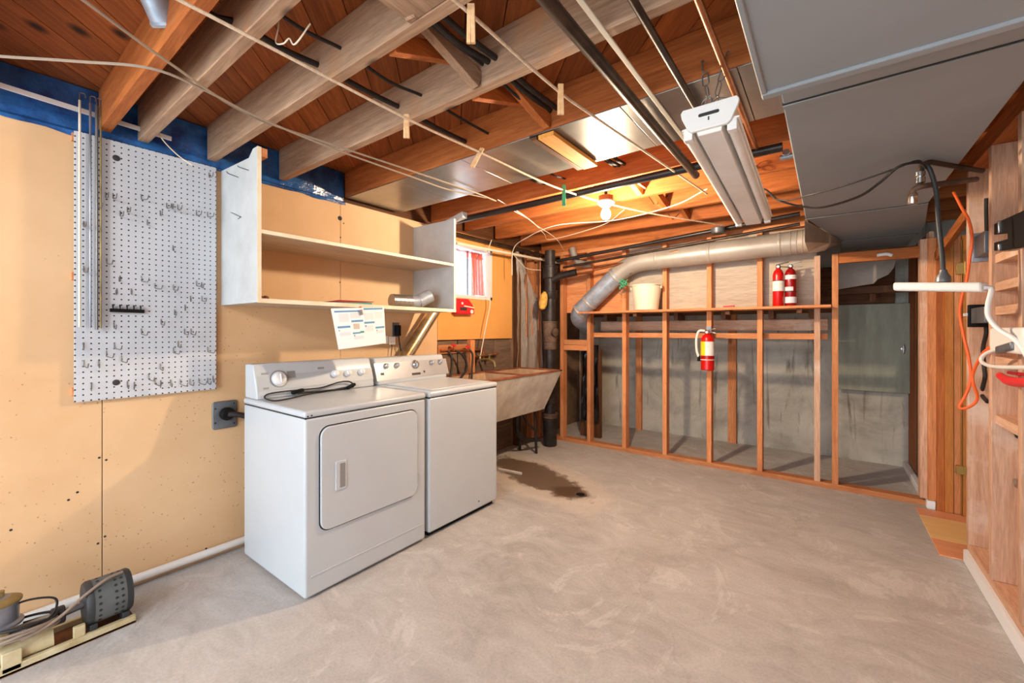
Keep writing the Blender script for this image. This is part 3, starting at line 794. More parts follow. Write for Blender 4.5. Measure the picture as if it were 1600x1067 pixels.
# black power cord lying on the dryer
cd = thing('power_lead', 'folded black power cord lying on top of the white dryer', 'power cord', tuple(at(470, 615, z=0.90)))
zt = 0.899
def top(u, v, h=0.0):
    p = at(u, v, z=zt + h)
    return p if p.x > -2.452 else at(u, v, x=-2.452)
loop = curve([top(552, 603, .005), top(535, 606), top(510, 611), top(480, 616), top(450, 623), top(428, 626), top(414, 622), top(418, 616), top(440, 612, .004), top(470, 609, .006), top(500, 606, .006), top(520, 600, .008), top(530, 597, .010), top(545, 596, .008), top(553, 602, .006), top(545, 606, .004), top(500, 611, .008), top(465, 615, .008)])
MB().tube(loop, 0.0042, 8).build('cord', 'blackcable', cd)
MB().beam(top(456, 614, .01), top(474, 609, .01), 0.026, 0.02).build('plug', 'black', cd, bevel=0.004)
MB().beam(top(543, 606, .008), top(554, 600, .008), 0.022, 0.018).build('strain_relief', 'black', cd, bevel=0.004)

# dryer outlet and plug on the wall
ob = thing('dryer_outlet', 'square grey metal outlet plate with thick black plug beside the dryer', 'outlet', tuple(at(350, 646, x=XL)))
P = rrect(0.884, 1.006, 0.712, 0.868, 0.012, 4)
MB().prism([(XL, a, b) for a, b in P], [(XL + 0.012, a, b) for a, b in P]).build('plate', 'steelbox', ob, bevel=0.003)
MB().lathe([(0.036, 0), (0.036, 0.02), (0.028, 0.032)], (XL + 0.012, 0.952, 0.795), (1, 0, 0), 22).build('plug', 'black', ob)
MB().tube(curve([(XL + 0.035, 0.952, 0.795), (XL + 0.05, 0.985, 0.79), (XL + 0.06, 1.03, 0.775), (XL + 0.06, 1.1, 0.74)]), [0.016] * 25, 10).build('cord', 'blackcable', ob)
for (y, z) in ((0.897, 0.83), (0.99, 0.85), (0.897, 0.75), (0.99, 0.735)):
    MB().lathe([(0.005, 0), (0.005, 0.002)], (XL + 0.012, y, z), (1, 0, 0), 8).build('screw', 'gap', ob)

# laundry tub
tub = thing('laundry_tub', 'old concrete double laundry tub with a rusty metal rim on a steel stand', 'sink', (-2.45, 3.15, 0))
ty0, ty1, tx0, tx1, tz0, tz1 = 2.56, 3.77, -2.72, -2.185, 0.455, 0.86
bo_ = [(-2.66, 2.60, tz0), (-2.36, 2.60, tz0), (-2.36, 3.71, tz0), (-2.66, 3.71, tz0)]
to_ = [(tx0, ty0, tz1), (tx1, ty0, tz1), (tx1, ty1, tz1), (tx0, ty1, tz1)]
m = MB()
vv = bo_ + to_; m.add(vv, [(3,2,1,0), (0,1,5,4), (1,2,6,5), (2,3,7,6), (3,0,4,7)])
m.build('tub_shell', 'stone', tub)
m = MB()
for (ya, yb) in ((ty0 + 0.035, 3.145), (3.185, ty1 - 0.035)):
    t_ = [(tx0 + 0.035, ya, tz1), (tx1 - 0.035, ya, tz1), (tx1 - 0.035, yb, tz1), (tx0 + 0.035, yb, tz1)]
    b_ = [(-2.62, ya + 0.03, tz0 + 0.04), (-2.40, ya + 0.03, tz0 + 0.04), (-2.40, yb - 0.03, tz0 + 0.04), (-2.62, yb - 0.03, tz0 + 0.04)]
    m.add(b_ + t_, [(0,1,2,3), (0,4,5,1), (1,5,6,2), (2,6,7,3), (3,7,4,0)])
m.build('basin', 'stone_in', tub)
m = MB()
m.box(tx1 - 0.036, tx1 + 0.004, ty0, ty1, tz1 - 0.006, tz1 + 0.008); m.box(tx0, tx0 + 0.036, ty0, ty1, tz1 - 0.006, tz1 + 0.008)
m.box(tx0, tx1, ty0, ty0 + 0.036, tz1 - 0.006, tz1 + 0.008); m.box(tx0, tx1 + 0.004, ty1 - 0.036, ty1 + 0.004, tz1 - 0.006, tz1 + 0.008); m.box(tx0, tx1, 3.144, 3.186, tz1 - 0.006, tz1 + 0.008)
m.build('rim', 'rim', tub, bevel=0.003)
for (x, y, xt) in ((-2.41, 3.64, -2.43), (-2.62, 3.64, -2.62), (-2.41, 2.72, -2.43), (-2.62, 2.72, -2.62)):
    MB().tube([(x, y, 0), (xt, y - 0.005, tz0)], 0.014, 8).build('leg', 'blackpipe', tub)
MB().tube([(-2.415, 3.64, 0.22), (-2.50, 3.46, 0.45)], 0.009, 8).build('strut', 'blackpipe', tub)
MB().tube([(-2.43, 2.68, tz0 - 0.012), (-2.43, 3.68, tz0 - 0.012)], 0.012, 8).build('stand_rail', 'blackpipe', tub)
MB().tube(rounded([(-2.52, 3.45, tz0), (-2.52, 3.45, 0.22), (-2.50, 3.60, 0.13), (-2.47, 3.80, 0.10)], 0.06), 0.022, 12).build('trap', 'iron', tub)
fa = MB().tube(rounded([(-2.745, 3.16, 0.98), (-2.66, 3.16, 0.99), (-2.58, 3.16, 0.97), (-2.57, 3.16, 0.92)], 0.03), 0.012, 10).build('faucet', 'olive', tub)
for dy in (-0.07, 0.07):
    MB().lathe([(0.012, 0), (0.012, 0.03), (0.026, 0.034), (0.026, 0.044)], (-2.70, 3.16 + dy, 0.99), (0, 0, 1), 12).build('tap_handle', 'olive', fa)

# supply valves and hoses over the tub
def valve(y, z, lab):
    v = thing('shutoff_valve', lab, 'valve', (-2.74, y, z))
    MB().tube([(-2.78, y, z), (-2.70, y, z)], 0.012, 10).build('valve_body', 'copper', v)
    MB().lathe([(0.006, 0), (0.006, 0.02), (0.024, 0.024), (0.024, 0.034)], (-2.715, y, z + 0.01), (0.2, 0, 1), 12).build('handwheel', 'redplastic', v)
valve(2.74, 1.10, 'red wheel shutoff valve with the rubber washer hose below it')
valve(2.93, 1.08, 'red wheel shutoff valve nearer the tub taps')
tubething('water_pipe', rounded([(-2.755, 2.62, 1.09), (-2.755, 3.20, 1.08), (-2.755, 3.20, 0.98)], 0.03), 0.011, 'copper', 'copper water pipe along the wall above the laundry tub', 'pipe')
tubething('water_pipe', rounded([(-2.74, 3.06, 1.02), (-2.74, 3.42, 1.03)], 0.03), 0.010, 'copper', 'short copper branch pipe between the tub taps and plastic sheet', 'pipe')
for k, (y, dy, lab) in enumerate(((2.66, 0.0, 'black washer hose hanging straight behind the washing machine'), (2.75, 0.11, 'black washer hose bowing outward behind the washing machine'), (2.95, -0.02, 'black washer hose with a deep loop by the tub taps'))):
    tubething('washer_hose', curve([(-2.71, y, 1.09), (-2.68, y + 0.02 + dy * 0.5, 1.04), (-2.66, y + dy, 0.92), (-2.62, y - 0.08, 0.80), (-2.60, y - 0.2, 0.72)]), 0.010, 'blackcable', lab, 'hose')
# cast iron soil stack
st = thing('soil_stack', 'black cast iron soil stack with hub joints in the corner beside the tub', 'pipe', (-2.46, 3.97, 0))
SXc, SYc = -2.455, 3.98
MB().lathe([(0.062, 0.30), (0.058, 0.34), (0.058, 2.15)], (SXc, SYc, 0), (0, 0, 1), 24).build('pipe', 'iron', st)
def hub(z, r, h, mat='iron'):
    MB().lathe([(r * .9, z), (r, z + 0.01), (r, z + h - 0.015), (r * 1.12, z + h - 0.012), (r * 1.12, z + h), (r * .8, z + h)], (SXc, SYc, 0), (0, 0, 1), 24).build('hub', mat, st)
hub(0.0, 0.075, 0.30, 'iron'); hub(0.30, 0.082, 0.06, 'rustiron'); hub(0.46, 0.072, 0.07, 'iron'); hub(1.06, 0.07, 0.10, 'rustiron'); hub(1.15, 0.075, 0.22, 'rustiron'); hub(1.62, 0.075, 0.09, 'iron'); hub(1.84, 0.08, 0.14, 'iron')
MB().tube(rounded([(SXc, SYc - 0.01, 1.80), (SXc + 0.10, SYc, 1.86), (SXc + 0.32, SYc + 0.02, 1.89)], 0.05), 0.038, 14).build('branch', 'iron', st)
MB().lathe([(0.03, 0), (0.045, 0.02), (0.045, 0.05), (0.02, 0.06)], (SXc + 0.05, SYc - 0.03, 1.25), (1, -0.2, 0), 14).build('cleanout', 'rustiron', st)
tubething('drain_pipe', [(SXc + 0.33, 4.0, 1.89), (-1.95, 4.02, 1.905)], 0.033, 'copper', 'copper drain pipe running from the soil stack to the partition', 'pipe', n=14)
tubething('drain_pipe', rounded([(-2.28, 4.17, 2.19), (-2.24, 4.17, 2.04), (-2.12, 4.17, 1.99), (-2.05, 4.17, 1.99)], 0.07), 0.036, 'pipe_grey', 'grey elbowed drain pipe high in the corner above the partition', 'pipe', n=14)
tubething('water_pipe', rounded([(-2.72, 3.88, 2.17), (-2.70, 3.88, 1.55), (-2.70, 3.88, 1.2)], 0.03), 0.012, 'copper', 'thin upright copper pipe behind the clear plastic sheet', 'pipe')
tubething('water_pipe', [(-2.66, 4.10, 2.19), (-2.66, 4.10, 1.55)], 0.012, 'copper', 'short upright copper pipe beside the sponge', 'pipe')
sp = MB()
sp.lathe([(0.004, -0.10), (0.03, -0.085), (0.045, -0.04), (0.045, 0.03), (0.032, 0.075), (0.012, 0.10)], tuple(at(849, 470, y=3.86)), (0.12, 0.1, 1), 14)
tag(sp.build('sponge', 'sponge'), 'yellow sponge hanging beside the black soil stack', 'sponge')
# clear plastic sheet
G = []
for i in range(24):
    t = i / 23; row = []
    for j in range(12):
        w = j / 11
        z = 2.13 - 1.55 * t
        wid = min(1.0, 0.06 + (2.13 - z) / 0.60)
        row.append((-2.715 + 0.018 * math.sin(w * 17 + t * 3) + 0.012 * mnoise.noise(Vector((w * 5, t * 8, 0))), 3.70 + 0.52 * w * wid, z))
    G.append(row)
tag(MB().grid(G).build('plastic_sheet', 'poly'), 'clear crinkled plastic sheet hanging on the wall behind the tub', 'plastic sheet')

# drain
dn = thing('floor_drain', 'small round floor drain in the damp patch of concrete', 'drain', (-1.53, 2.927, 0))
MB().lathe([(0.05, 0.001), (0.05, 0.004), (0.036, 0.004), (0.036, 0.002)], (-1.53, 2.927, 0), (0, 0, 1), 22).build('ring', 'rustiron', dn)
MB().lathe([(0.034, 0.0015), (0.034, 0.003)], (-1.53, 2.927, 0), (0, 0, 1), 22).build('cover', 'black', dn)
p0, p1 = at(779, 733, z=0.012), at(815, 740, z=0.012)
tag(MB().beam(p0, p1, 0.02, 0.02).build('white_stick', 'white', bevel=0.002), 'short white stick on the damp floor beside the washing machine', 'stick')
tubething('floor_pipe', [(XL + 0.026, -1.9, 0.045), (XL + 0.026, 1.6, 0.045)], 0.02, 'white', 'white plastic pipe lying along the foot of the cream wall', 'pipe', n=12)

# ================================================================== WALL SHELF
cb = thing('wall_shelf', 'long white open wall cabinet with two shelves above the laundry machines', 'shelf', (-2.5, 1.6, 1.41))
CX = -2.290; cy0, cy1 = 0.927, 2.335
P = [(XL + 0.002, 1.412), (CX, 1.412), (CX, 2.195), (CX - 0.05, 2.195), (CX - 0.10, 2.16), (XL + 0.002, 2.175)]
MB().prism([(a, cy0, b) for a, b in P], [(a, cy0 + 0.018, b) for a, b in P]).build('side_panel', 'white_wood', cb, bevel=0.0015)
MB().box(XL + 0.002, CX, cy1 - 0.018, cy1, 1.412, 2.125).build('side_panel', 'white_wood', cb, bevel=0.0015)
MB().box(XL + 0.002, CX + 0.001, cy0 + 0.018, cy1 - 0.018, 1.412, 1.43).build('bottom_board', 'shelf_under', cb, bevel=0.0015)
MB().box(XL + 0.002, CX - 0.004, cy0 + 0.018, cy1 - 0.018, 1.762, 1.78).build('middle_shelf', 'shelf_under', cb, bevel=0.0015)
MB().box(CX - 0.004, CX + 0.001, cy0, cy1, 1.762, 1.781).build('edge_strip', 'white_edge', cb)
MB().box(CX + 0.001, CX + 0.006, cy0, cy1, 1.410, 1.432).build('edge_strip', 'white_edge', cb)
MB().box(CX, CX + 0.003, cy1 - 0.019, cy1, 1.43, 2.125).build('edge_strip', 'white_edge', cb)
MB().box(CX, CX + 0.003, cy0, cy0 + 0.019, 1.43, 2.195).build('edge_strip', 'white_edge', cb)
MB().box(CX - 0.12, CX, cy0 + 0.018, cy0 + 0.05, 2.15, 2.195).build('cleat', 'stud_x', cb, bevel=0.002)
for (ua, va, ub, vb, uc, vc) in ((371, 259, 373, 261, 388, 266), (354, 268, 356, 271, 372, 277), (361, 332, 376, 339, 372, 342)):
    MB().tube([at(u, v, y=cy0 - 0.004) for u, v in ((ua, va), (ub, vb), (uc, vc))], 0.0018, 6).build('bent_nail', 'motor_dark', cb)
# things on the shelf
el = thing('stove_elbow', 'loose galvanised pipe elbow lying on the bottom shelf', 'pipe elbow', (-2.5, 2.1, 1.43))
e0, e1, e2, e3 = Vector((-2.50, 1.90, 1.482)), Vector((-2.48, 2.06, 1.482)), Vector((-2.46, 2.12, 1.487)), Vector((-2.43, 2.205, 1.535))
MB().tube([e0, e1], 0.05, 22).build('corrugated_end', 'galv', el)
for k in range(5):
    q = e0.lerp(e1, 0.1 + 0.2 * k); MB().lathe([(0.05, -.006), (0.0515, 0), (0.05, .006)], q, e1 - e0, 22).build('crimp_ring', 'galv', el)
MB().tube([e1, e2, e3], 0.05, 22).build('elbow', 'galv_bright', el)
MB().lathe([(0.051, -0.006), (0.0535, 0), (0.051, 0.006)], e2, (e3 - e1), 22).build('seam_ring', 'galv_bright', el)
MB().lathe([(0.046, 0), (0.046, 0.002)], e3, (e3 - e2), 22).build('open_end', 'motor_dark', el)
for k, (u, v) in enumerate(((406, 464.5), (415, 464.5))):
    q = at(u, v, x=-2.46); q.z = 1.445
    tag(MB().lathe([(0.003, -0.0145), (0.014, -0.010), (0.018, 0), (0.014, 0.011), (0.004, 0.015)], q, (0, 0, 1), 14).build('walnut', 'rustbase'), 'small brown nut at the closed end of the bottom shelf', 'nut', 'brown nuts on the bottom shelf')
bk = thing('leaflet', 'folded red and green leaflet lying on the bottom shelf edge', 'leaflet', (-2.36, 1.45, 1.43))
MB().hexa([(-2.40, 1.33, 1.4305), (-2.30, 1.34, 1.4305), (-2.30, 1.60, 1.4305), (-2.40, 1.58, 1.4305)], [(-2.40, 1.33, 1.434), (-2.30, 1.34, 1.434), (-2.30, 1.60, 1.445), (-2.40, 1.58, 1.448)]).build('green_sheet', 'teal', bk)
MB().hexa([(-2.42, 1.32, 1.4345), (-2.31, 1.38, 1.4345), (-2.31, 1.62, 1.449), (-2.42, 1.60, 1.449)], [(-2.42, 1.32, 1.437), (-2.31, 1.38, 1.450), (-2.31, 1.62, 1.453), (-2.42, 1.60, 1.453)]).build('red_sheet', 'dkred', bk)

# poster hanging from the shelf
po = thing('instruction_sheet', 'white instruction leaflet with blue headings pinned under the shelf edge', 'poster', (CX + 0.012, 1.5, 1.16))
pc = [at(517, 482, x=CX + 0.010), at(600, 480, x=CX + 0.010), at(603, 536, x=CX + 0.020), at(529, 546, x=CX + 0.024)]
def pq(a, b): 
    return pc[0].lerp(pc[1], a).lerp(pc[3].lerp(pc[2], a), b)
def bend(a, b): return pq(a, b) + Vector((0.018 * math.sin(a * math.pi) * (1 - b * 0.4), 0, 0))
G = [[bend(j / 12, i / 8) for j in range(13)] for i in range(9)]
G2 = [[p - Vector((0.0012, 0, 0)) for p in r] for r in G]
mm = MB(); mm.grid(G); mm.grid(G2); mm.build('sheet', 'paper', po)
def ink(a0, a1, b0, b1, mat, nm):
    n = 5
    G = [[bend(a0 + (a1 - a0) * j / n, b0 + (b1 - b0) * i / 2) + Vector((0.0012, 0, 0)) for j in range(n + 1)] for i in range(3)]
    MB().grid(G).build(nm, mat, po)
for (a0, a1, b0, b1, m_) in ((.04, .50, .06, .10, 'blue'), (.55, .96, .01, .06, 'blue'), (.05, .27, .44, .49, 'blue'), (.30, .52, .31, .36, 'blue'), (.54, .76, .37, .42, 'blue'), (.77, .98, .52, .57, 'blue'), (.30, .44, .62, .66, 'blue'), (.44, .52, .60, .65, 'teal')):
    ink(a0, a1, b0, b1, m_, 'heading_bar')
for (a0, a1, b0, b1, m_) in ((.10, .26, .14, .34, 'pinkink'), (.30, .48, .12, .26, 'pinkink'), (.56, .74, .14, .32, 'pinkink'), (.78, .94, .12, .30, 'greyink'), (.33, .44, .40, .54, 'brownink'), (.57, .72, .47, .62, 'pinkink'), (.07, .26, .60, .68, 'greyink'), (.79, .96, .62, .70, 'greyink'), (.32, .50, .72, .80, 'greyink'), (.06, .08, .53, .56, 'blue'), (.55, .58, .46, .5, 'blue'), (.79, .81, .60, .64, 'blue'), (.32, .34, .68, .72, 'blue')):
    ink(a0, a1, b0, b1, m_, 'print_block')
MB().lathe([(0.003, 0), (0.007, 0.004), (0.006, 0.012), (0.009, 0.016)], at(561, 481, x=CX + 0.006), (1, 0, 0), 10).build('push_pin', 'redplastic', po)
MB().beam(at(563, 484, x=CX + 0.034), at(565, 492, x=CX + 0.034), 0.02, 0.004, (1, 0, 0)).build('clip', 'pewter', po)

# duplex outlet with a black plug
oo = thing('wall_outlet', 'wall outlet with a small black plug under the shelf by the foil vent', 'outlet', tuple(at(617, 515, x=XL)))
c = at(618, 515, x=XL)
MB().box(XL, XL + 0.006, c.y - 0.035, c.y + 0.035, c.z - 0.057, c.z + 0.057).build('cover_plate', 'steelbox', oo, bevel=0.003)
MB().box(XL + 0.006, XL + 0.05, c.y - 0.018, c.y + 0.018, c.z - 0.05, c.z + 0.035).build('plug', 'black', oo, bevel=0.006)
MB().tube(curve([(XL + 0.04, c.y, c.z - 0.04), (XL + 0.045, c.y + 0.002, c.z - 0.1), (XL + 0.04, c.y + 0.03, c.z - 0.2), (XL + 0.05, c.y + 0.06, c.z - 0.3)]), 0.005, 8).build('cord', 'blackcable', oo)
tg = thing('paper_tag', 'pair of small white tags hanging on the wall below the outlet', 'tag', tuple(at(608, 530, x=XL)))
for (u0, u1, v0, v1) in ((600, 606, 525, 537), (607.5, 617.5, 526, 538)):
    a = at(u0, v0, x=XL + 0.05); b = at(u1, v1, x=XL + 0.05)
    MB().box(XL + 0.05, XL + 0.052, a.y, b.y, b.z, a.z).build('tag_card', 'label', tg)
MB().tube(curve([at(606, 537, x=XL + .045), at(612, 539, x=XL + .03), at(611, 556, x=XL + .03), at(611, 566, x=XL + .03)]), 0.003, 6).build('tag_wire', 'blackcable', tg)

# foil dryer vent, slanting behind the washer
fv = thing('dryer_vent', 'shiny foil dryer vent pipe slanting up behind the machines', 'duct', (-2.66, 2.3, 1.0))
a = Vector((-2.682, 2.04, 0.90)); b = Vector((-2.675, 2.62, 1.62))
MB().tube([a, b], 0.052, 24).build('pipe', 'foil', fv)
d_ = (b - a).normalized()
MB().tube([a + d_ * 0.02 + Vector((0.052, 0, 0)), b + Vector((0.052, 0, 0))], 0.003, 6).build('seam', 'galv_bright', fv)

# red emergency flashlight box on wall
rf = thing('emergency_light', 'red plastic rechargeable lantern hung on the wall below the window', 'lantern', tuple(at(728, 480, x=-2.70)))
pr = [(712, 466), (733, 467), (741, 479), (742, 491), (716, 491), (712, 487)]
pp_ = [at(u, v, x=-2.70) for u, v in pr]
MB().prism(pp_, [p + Vector((-0.058, 0, 0)) for p in pp_]).build('case', 'redplastic', rf, bevel=0.012, seg=3)
a = at(719, 480, x=-2.699); b = at(729, 485, x=-2.699)
MB().box(-2.70, -2.694, a.y, b.y, b.z, a.z).build('nameplate', 'motor_dark', rf, bevel=0.001)
MB().beam(at(725, 478, x=-2.693), at(741, 481, x=-2.693), 0.006, 0.012, (0, 0, 1)).build('switch_bar', 'cream', rf, bevel=0.002)
a = at(722, 474, x=-2.699); 
MB().lathe([(0.012, 0), (0.012, 0.006), (0.006, 0.008)], a, (1, 0, 0), 12).build('button', 'white', rf)
MB().lathe([(0.02, 0), (0.02, 0.004)], at(737, 487, x=-2.699), (1, 0, 0), 16).build('badge', 'white', rf)

# ================================================================== PEGBOARD
pg = thing('pegboard', 'large light grey perforated pegboard mounted on the cream wall', 'pegboard', (XL, 0.62, 0.943))
PX = XL + 0.028
py0, py1, pz0, pz1 = 0.341, 0.896, 0.943, 2.178
MB().box(PX - 0.006, PX, py0, py1, pz0, pz1).build('board', 'peg', pg, bevel=0.001)
for z in (pz0 + 0.03, 1.5, pz1 - 0.045):
    MB().box(XL, PX - 0.0065, py0 - 0.006, py1 + 0.006, z, z + 0.035).build('furring_strip', 'stud_y', pg)
for (u, v) in ((181.5, 247), (181.5, 597.5)):
    MB().lathe([(0.014, 0), (0.014, 0.003), (0.008, 0.005)], at(u, v, x=PX), (1, 0, 0), 14).build('washer', 'motor_dark', pg)
hooks = [(660,150),(705,155),(880,160),(795,240),(750,265),(1040,215),(1075,220),(1110,225),(1225,260),(1295,270),(920,320),(1000,262),(1080,480),(665,560),(520,610),(750,670),(880,670),(965,715),(1080,725),(1225,700),(1260,710),(1190,795),(1260,795),(730,750),(820,750),(1090,880),(1155,850),(1005,940),(710,960),(880,1000),(1150,1000),(1190,1000),(520,330),(610,210),(1305,25)]
hooks = [(u / 4, 267 + v / 4) for u, v in hooks] + [(u / 4, 534 + v / 4) for u, v in ((520,20),(710,20),(660,70),(755,100),(520,130),(615,130),(570,270),(795,260),(840,265),(925,215),(1000,150),(1080,50),(1110,10),(1295,45),(965,245),(1005,255),(1065,250),(1125,248),(1185,245),(1240,240),(1295,238),(1330,225))]
src = MB().tube(rounded([(0.002, 0, 0.012), (0.004, 0, -0.016), (0.062, 0, -0.022), (0.072, 0, -0.002)], 0.008, 4), 0.0021, 6).build('peg_hook', 'steel')
tag(src, 'small steel wire hook set in the grey pegboard', 'hook', 'wire hooks on the pegboard')
for i, (u, v) in enumerate(hooks):
    o = src if i == 0 else src.copy()
    if i: COL.objects.link(o)
    p = at(u, v, x=PX); p.x = PX
    tag(o, 'small steel wire hook in the crowded row along the pegboard foot' if (v > 586 and u > 225) else ('small steel wire hook set in the pegboard above the black hook rail' if v < 480 else 'small steel wire hook set in the pegboard below the black hook rail'), 'hook', 'wire hooks on the pegboard')
    o.location = p; o.rotation_euler = (0, 0, random.uniform(-0.25, 0.25))
rk = thing('hook_rack', 'short black hook rail with five small hooks on the pegboard', 'hook rail', tuple(at(199, 485, x=PX)))
a = at(171.5, 484.5, x=PX + 0.012); b = at(225.5, 486.5, x=PX + 0.012)
MB().beam(a, b, 0.014, 0.017).build('rail', 'black', rk, bevel=0.002)
for k in range(5):
    q = a.lerp(b, 0.1 + 0.2 * k)
    MB().tube(rounded([q + Vector((0, 0, 0.004)), q + Vector((0.004, -0.004, 0.026)), q + Vector((0.016, -0.004, 0.026)), q + Vector((0.017, -0.004, 0.014))], 0.006, 4), 0.0026, 6).build('hook', 'black', rk)
for (u, vb, rad, mt, lab) in ((124.5, 511, 0.0045, 'cablewhite', 'slim pale rod hanging nearest the outer edge of the pegboard'), (141, 512, 0.0045, 'pewter', 'slim grey rod hanging second along the pegboard'), (151, 515, 0.006, 'steel', 'thicker steel rod hanging with a dark tip on the pegboard'), (157.5, 513, 0.004, 'olive', 'thin brassy rod hanging innermost on the pegboard')):
    p = at(u, 430, x=PX + 0.03); zb = at(u, vb, x=PX + 0.03).z
    rd = thing('hanging_rod', lab, 'rod', (p.x, p.y, zb))
    MB().tube([(p.x, p.y, zb), (p.x, p.y, 2.31)], rad, 8).build('shaft', mt, rd)
    MB().tube(rounded([(p.x, p.y, 2.31), (p.x, p.y, 2.345), (p.x + 0.004, p.y + 0.018, 2.345), (p.x + 0.004, p.y + 0.018, 2.325)], 0.008, 4), 0.0025, 6).build('hanger', 'steel', rd)
a = at(0, 133, x=-2.72); b = at(268, 217, x=-2.72)
tag(MB().beam(a + (a - b) * 1.2, b, 0.006, 0.022).build('curtain_rail', 'white', bevel=0.001), 'thin white curtain rail across the joist ends above the pegboard', 'rail')

# ================================================================== MOTOR / PUMP
mp_ = thing('pump_motor', 'old electric pump with perforated grey motor housing on a metal base', 'motor', (-2.46, 0.25, 0))
ang = math.radians(2)
MB().box(-2.60, -2.41, -0.12, 0.49, 0.0, 0.010).build('base_plate', 'rustbase', mp_)
m = MB(); m.box(-2.432, -2.41, -0.12, 0.49, 0.0, 0.032); m.box(-2.60, -2.578, -0.12, 0.49, 0.0, 0.032)
m.build('base_rail', 'cream_metal', mp_, bevel=0.003)
mc = Vector((-2.495, 0.41, 0.122))
MB().lathe([(0.082, -0.072), (0.088, -0.064), (0.088, -0.048)], mc, (0, 1, 0), 32).build('end_bell', 'motor_dark', mp_)
MB().lathe([(0.087, -0.048), (0.087, 0.052)], mc, (0, 1, 0), 32).build('housing', 'motor', mp_)
MB().lathe([(0.088, 0.052), (0.088, 0.066), (0.082, 0.074)], mc, (0, 1, 0), 32).build('end_bell', 'motor_dark', mp_)
for (dy, r) in ((-0.032, 0.0055), (0.018, 0.0055), (0.038, 0.0055)):
    for k in range(9):
        t = math.radians(-40 + 17 * k)
        q = mc + Vector((0.0868 * math.cos(t), dy, 0.0868 * math.sin(t)))
        MB().lathe([(r, 0), (r, 0.0012)], q, q - mc - Vector((0, dy, 0)), 10).build('vent_hole', 'gap', mp_)
for dy in (-0.05, 0.05):
    MB().box(mc.x - 0.07, mc.x + 0.07, mc.y + dy - 0.012, mc.y + dy + 0.012, 0.010, 0.055).build('foot', 'motor_dark', mp_, bevel=0.003)
MB().box(-2.44, -2.42, 0.30, 0.335, 0.03, 0.075).build('bracket', 'cream_metal', mp_, bevel=0.003)
MB().tube([(mc.x, 0.12, mc.z - 0.02), (mc.x, 0.34, mc.z)], 0.013, 12).build('shaft', 'steelbox', mp_)
MB().lathe([(0.03, -.02), (0.034, -.016), (0.034, .016), (0.03, .02)], (mc.x, 0.265, mc.z - 0.006), (0, 1, 0), 18).build('coupling', 'motor_dark', mp_)
pc0 = Vector((-2.50, 0.115, 0))
MB().lathe([(0.05, 0.010), (0.055, 0.03), (0.05, 0.06), (0.03, 0.075), (0.024, 0.12), (0.026, 0.155)], pc0, (0, 0, 1), 22).build('pump_body', 'cream_metal', mp_)
MB().tube([(-2.47, 0.09, 0.05), (-2.46, 0.25, 0.055)], 0.034, 16).build('pump_barrel', 'cream_metal', mp_)
MB().lathe([(0.03, 0.15), (0.062, 0.155), (0.062, 0.163), (0.05, 0.170), (0.05, 0.235), (0.057, 0.238), (0.057, 0.246), (0.03, 0.262), (0.012, 0.266)], pc0, (0, 0, 1), 26).build('pressure_cup', 'pewter', mp_)
MB().lathe([(0.058, 0.240), (0.058, 0.247), (0.03, 0.262), (0.013, 0.264), (0.013, 0.285)], pc0, (0, 0, 1), 26).build('cap', 'olive', mp_)
MB().box(-2.425, -2.41, 0.115, 0.165, 0.012, 0.085).build('lug', 'cream_metal', mp_, bevel=0.003)
def coil(cx, cy, z, rx, ry, turns, seed):
    rnd = random.Random(seed); out = []
    for k in range(int(turns * 14)):
        a_ = 2 * math.pi * k / 14
        out.append((cx + rx * math.cos(a_) * (1 + 0.08 * math.sin(k * 0.37 + seed)), cy + ry * math.sin(a_) * (1 + 0.06 * math.cos(k * 0.23)), z + 0.012 * math.sin(k * 0.31 + seed) + 0.012 * math.cos(a_)))
    return out
mcord = thing('motor_cord', 'coiled grey rubber power cord draped over the old pump', 'power cord', (-2.45, 0.17, 0.1))
MB().tube(curve(coil(-2.455, 0.165, 0.125, 0.055, 0.095, 3.4, 2), 3), 0.0055, 8).build('coil', 'cablegrey', mcord)
MB().tube(curve(coil(-2.465, 0.175, 0.145, 0.06, 0.08, 1.6, 5), 3), 0.005, 8).build('coil', 'blackcable', mcord)
MB().tube(curve([(-2.40, 0.16, 0.115), (-2.41, 0.25, 0.14), (-2.43, 0.33, 0.185), (-2.45, 0.40, 0.214), (-2.47, 0.455, 0.214)]), 0.006, 8).build('lead', 'cablegrey', mcord)
MB().tube(curve([(-2.50, 0.12, 0.215), (-2.48, 0.19, 0.225), (-2.47, 0.255, 0.20), (-2.46, 0.25, 0.15), (-2.44, 0.2, 0.12)]), 0.004, 8).build('lead', 'blackcable', mcord)

# ================================================================== SHELF ON THE PARTITION
sh = thing('partition_shelf', 'long raw wood shelf board fixed across the stud partition', 'shelf', (-1.05, YS, 1.45))
m = MB(); m.box(-2.137, 0.02, YS - 0.20, YS - 0.001, 1.449, 1.469)
edges = [(-2.094, -1.73), (-1.686, -1.313), (-1.269, -0.906), (-0.862, -0.496), (-0.452, -0.09)]
for a, b in edges: m.box(a, b, YS - 0.001, YS + 0.091, 1.449, 1.469)
m.build('board', 'stud_x', sh)
for x in (-1.55, -0.72, -0.2):
    MB().box(x, x + 0.035, YS - 0.16, YS - 0.002, 1.41, 1.448).build('cleat', 'dark_y', sh)
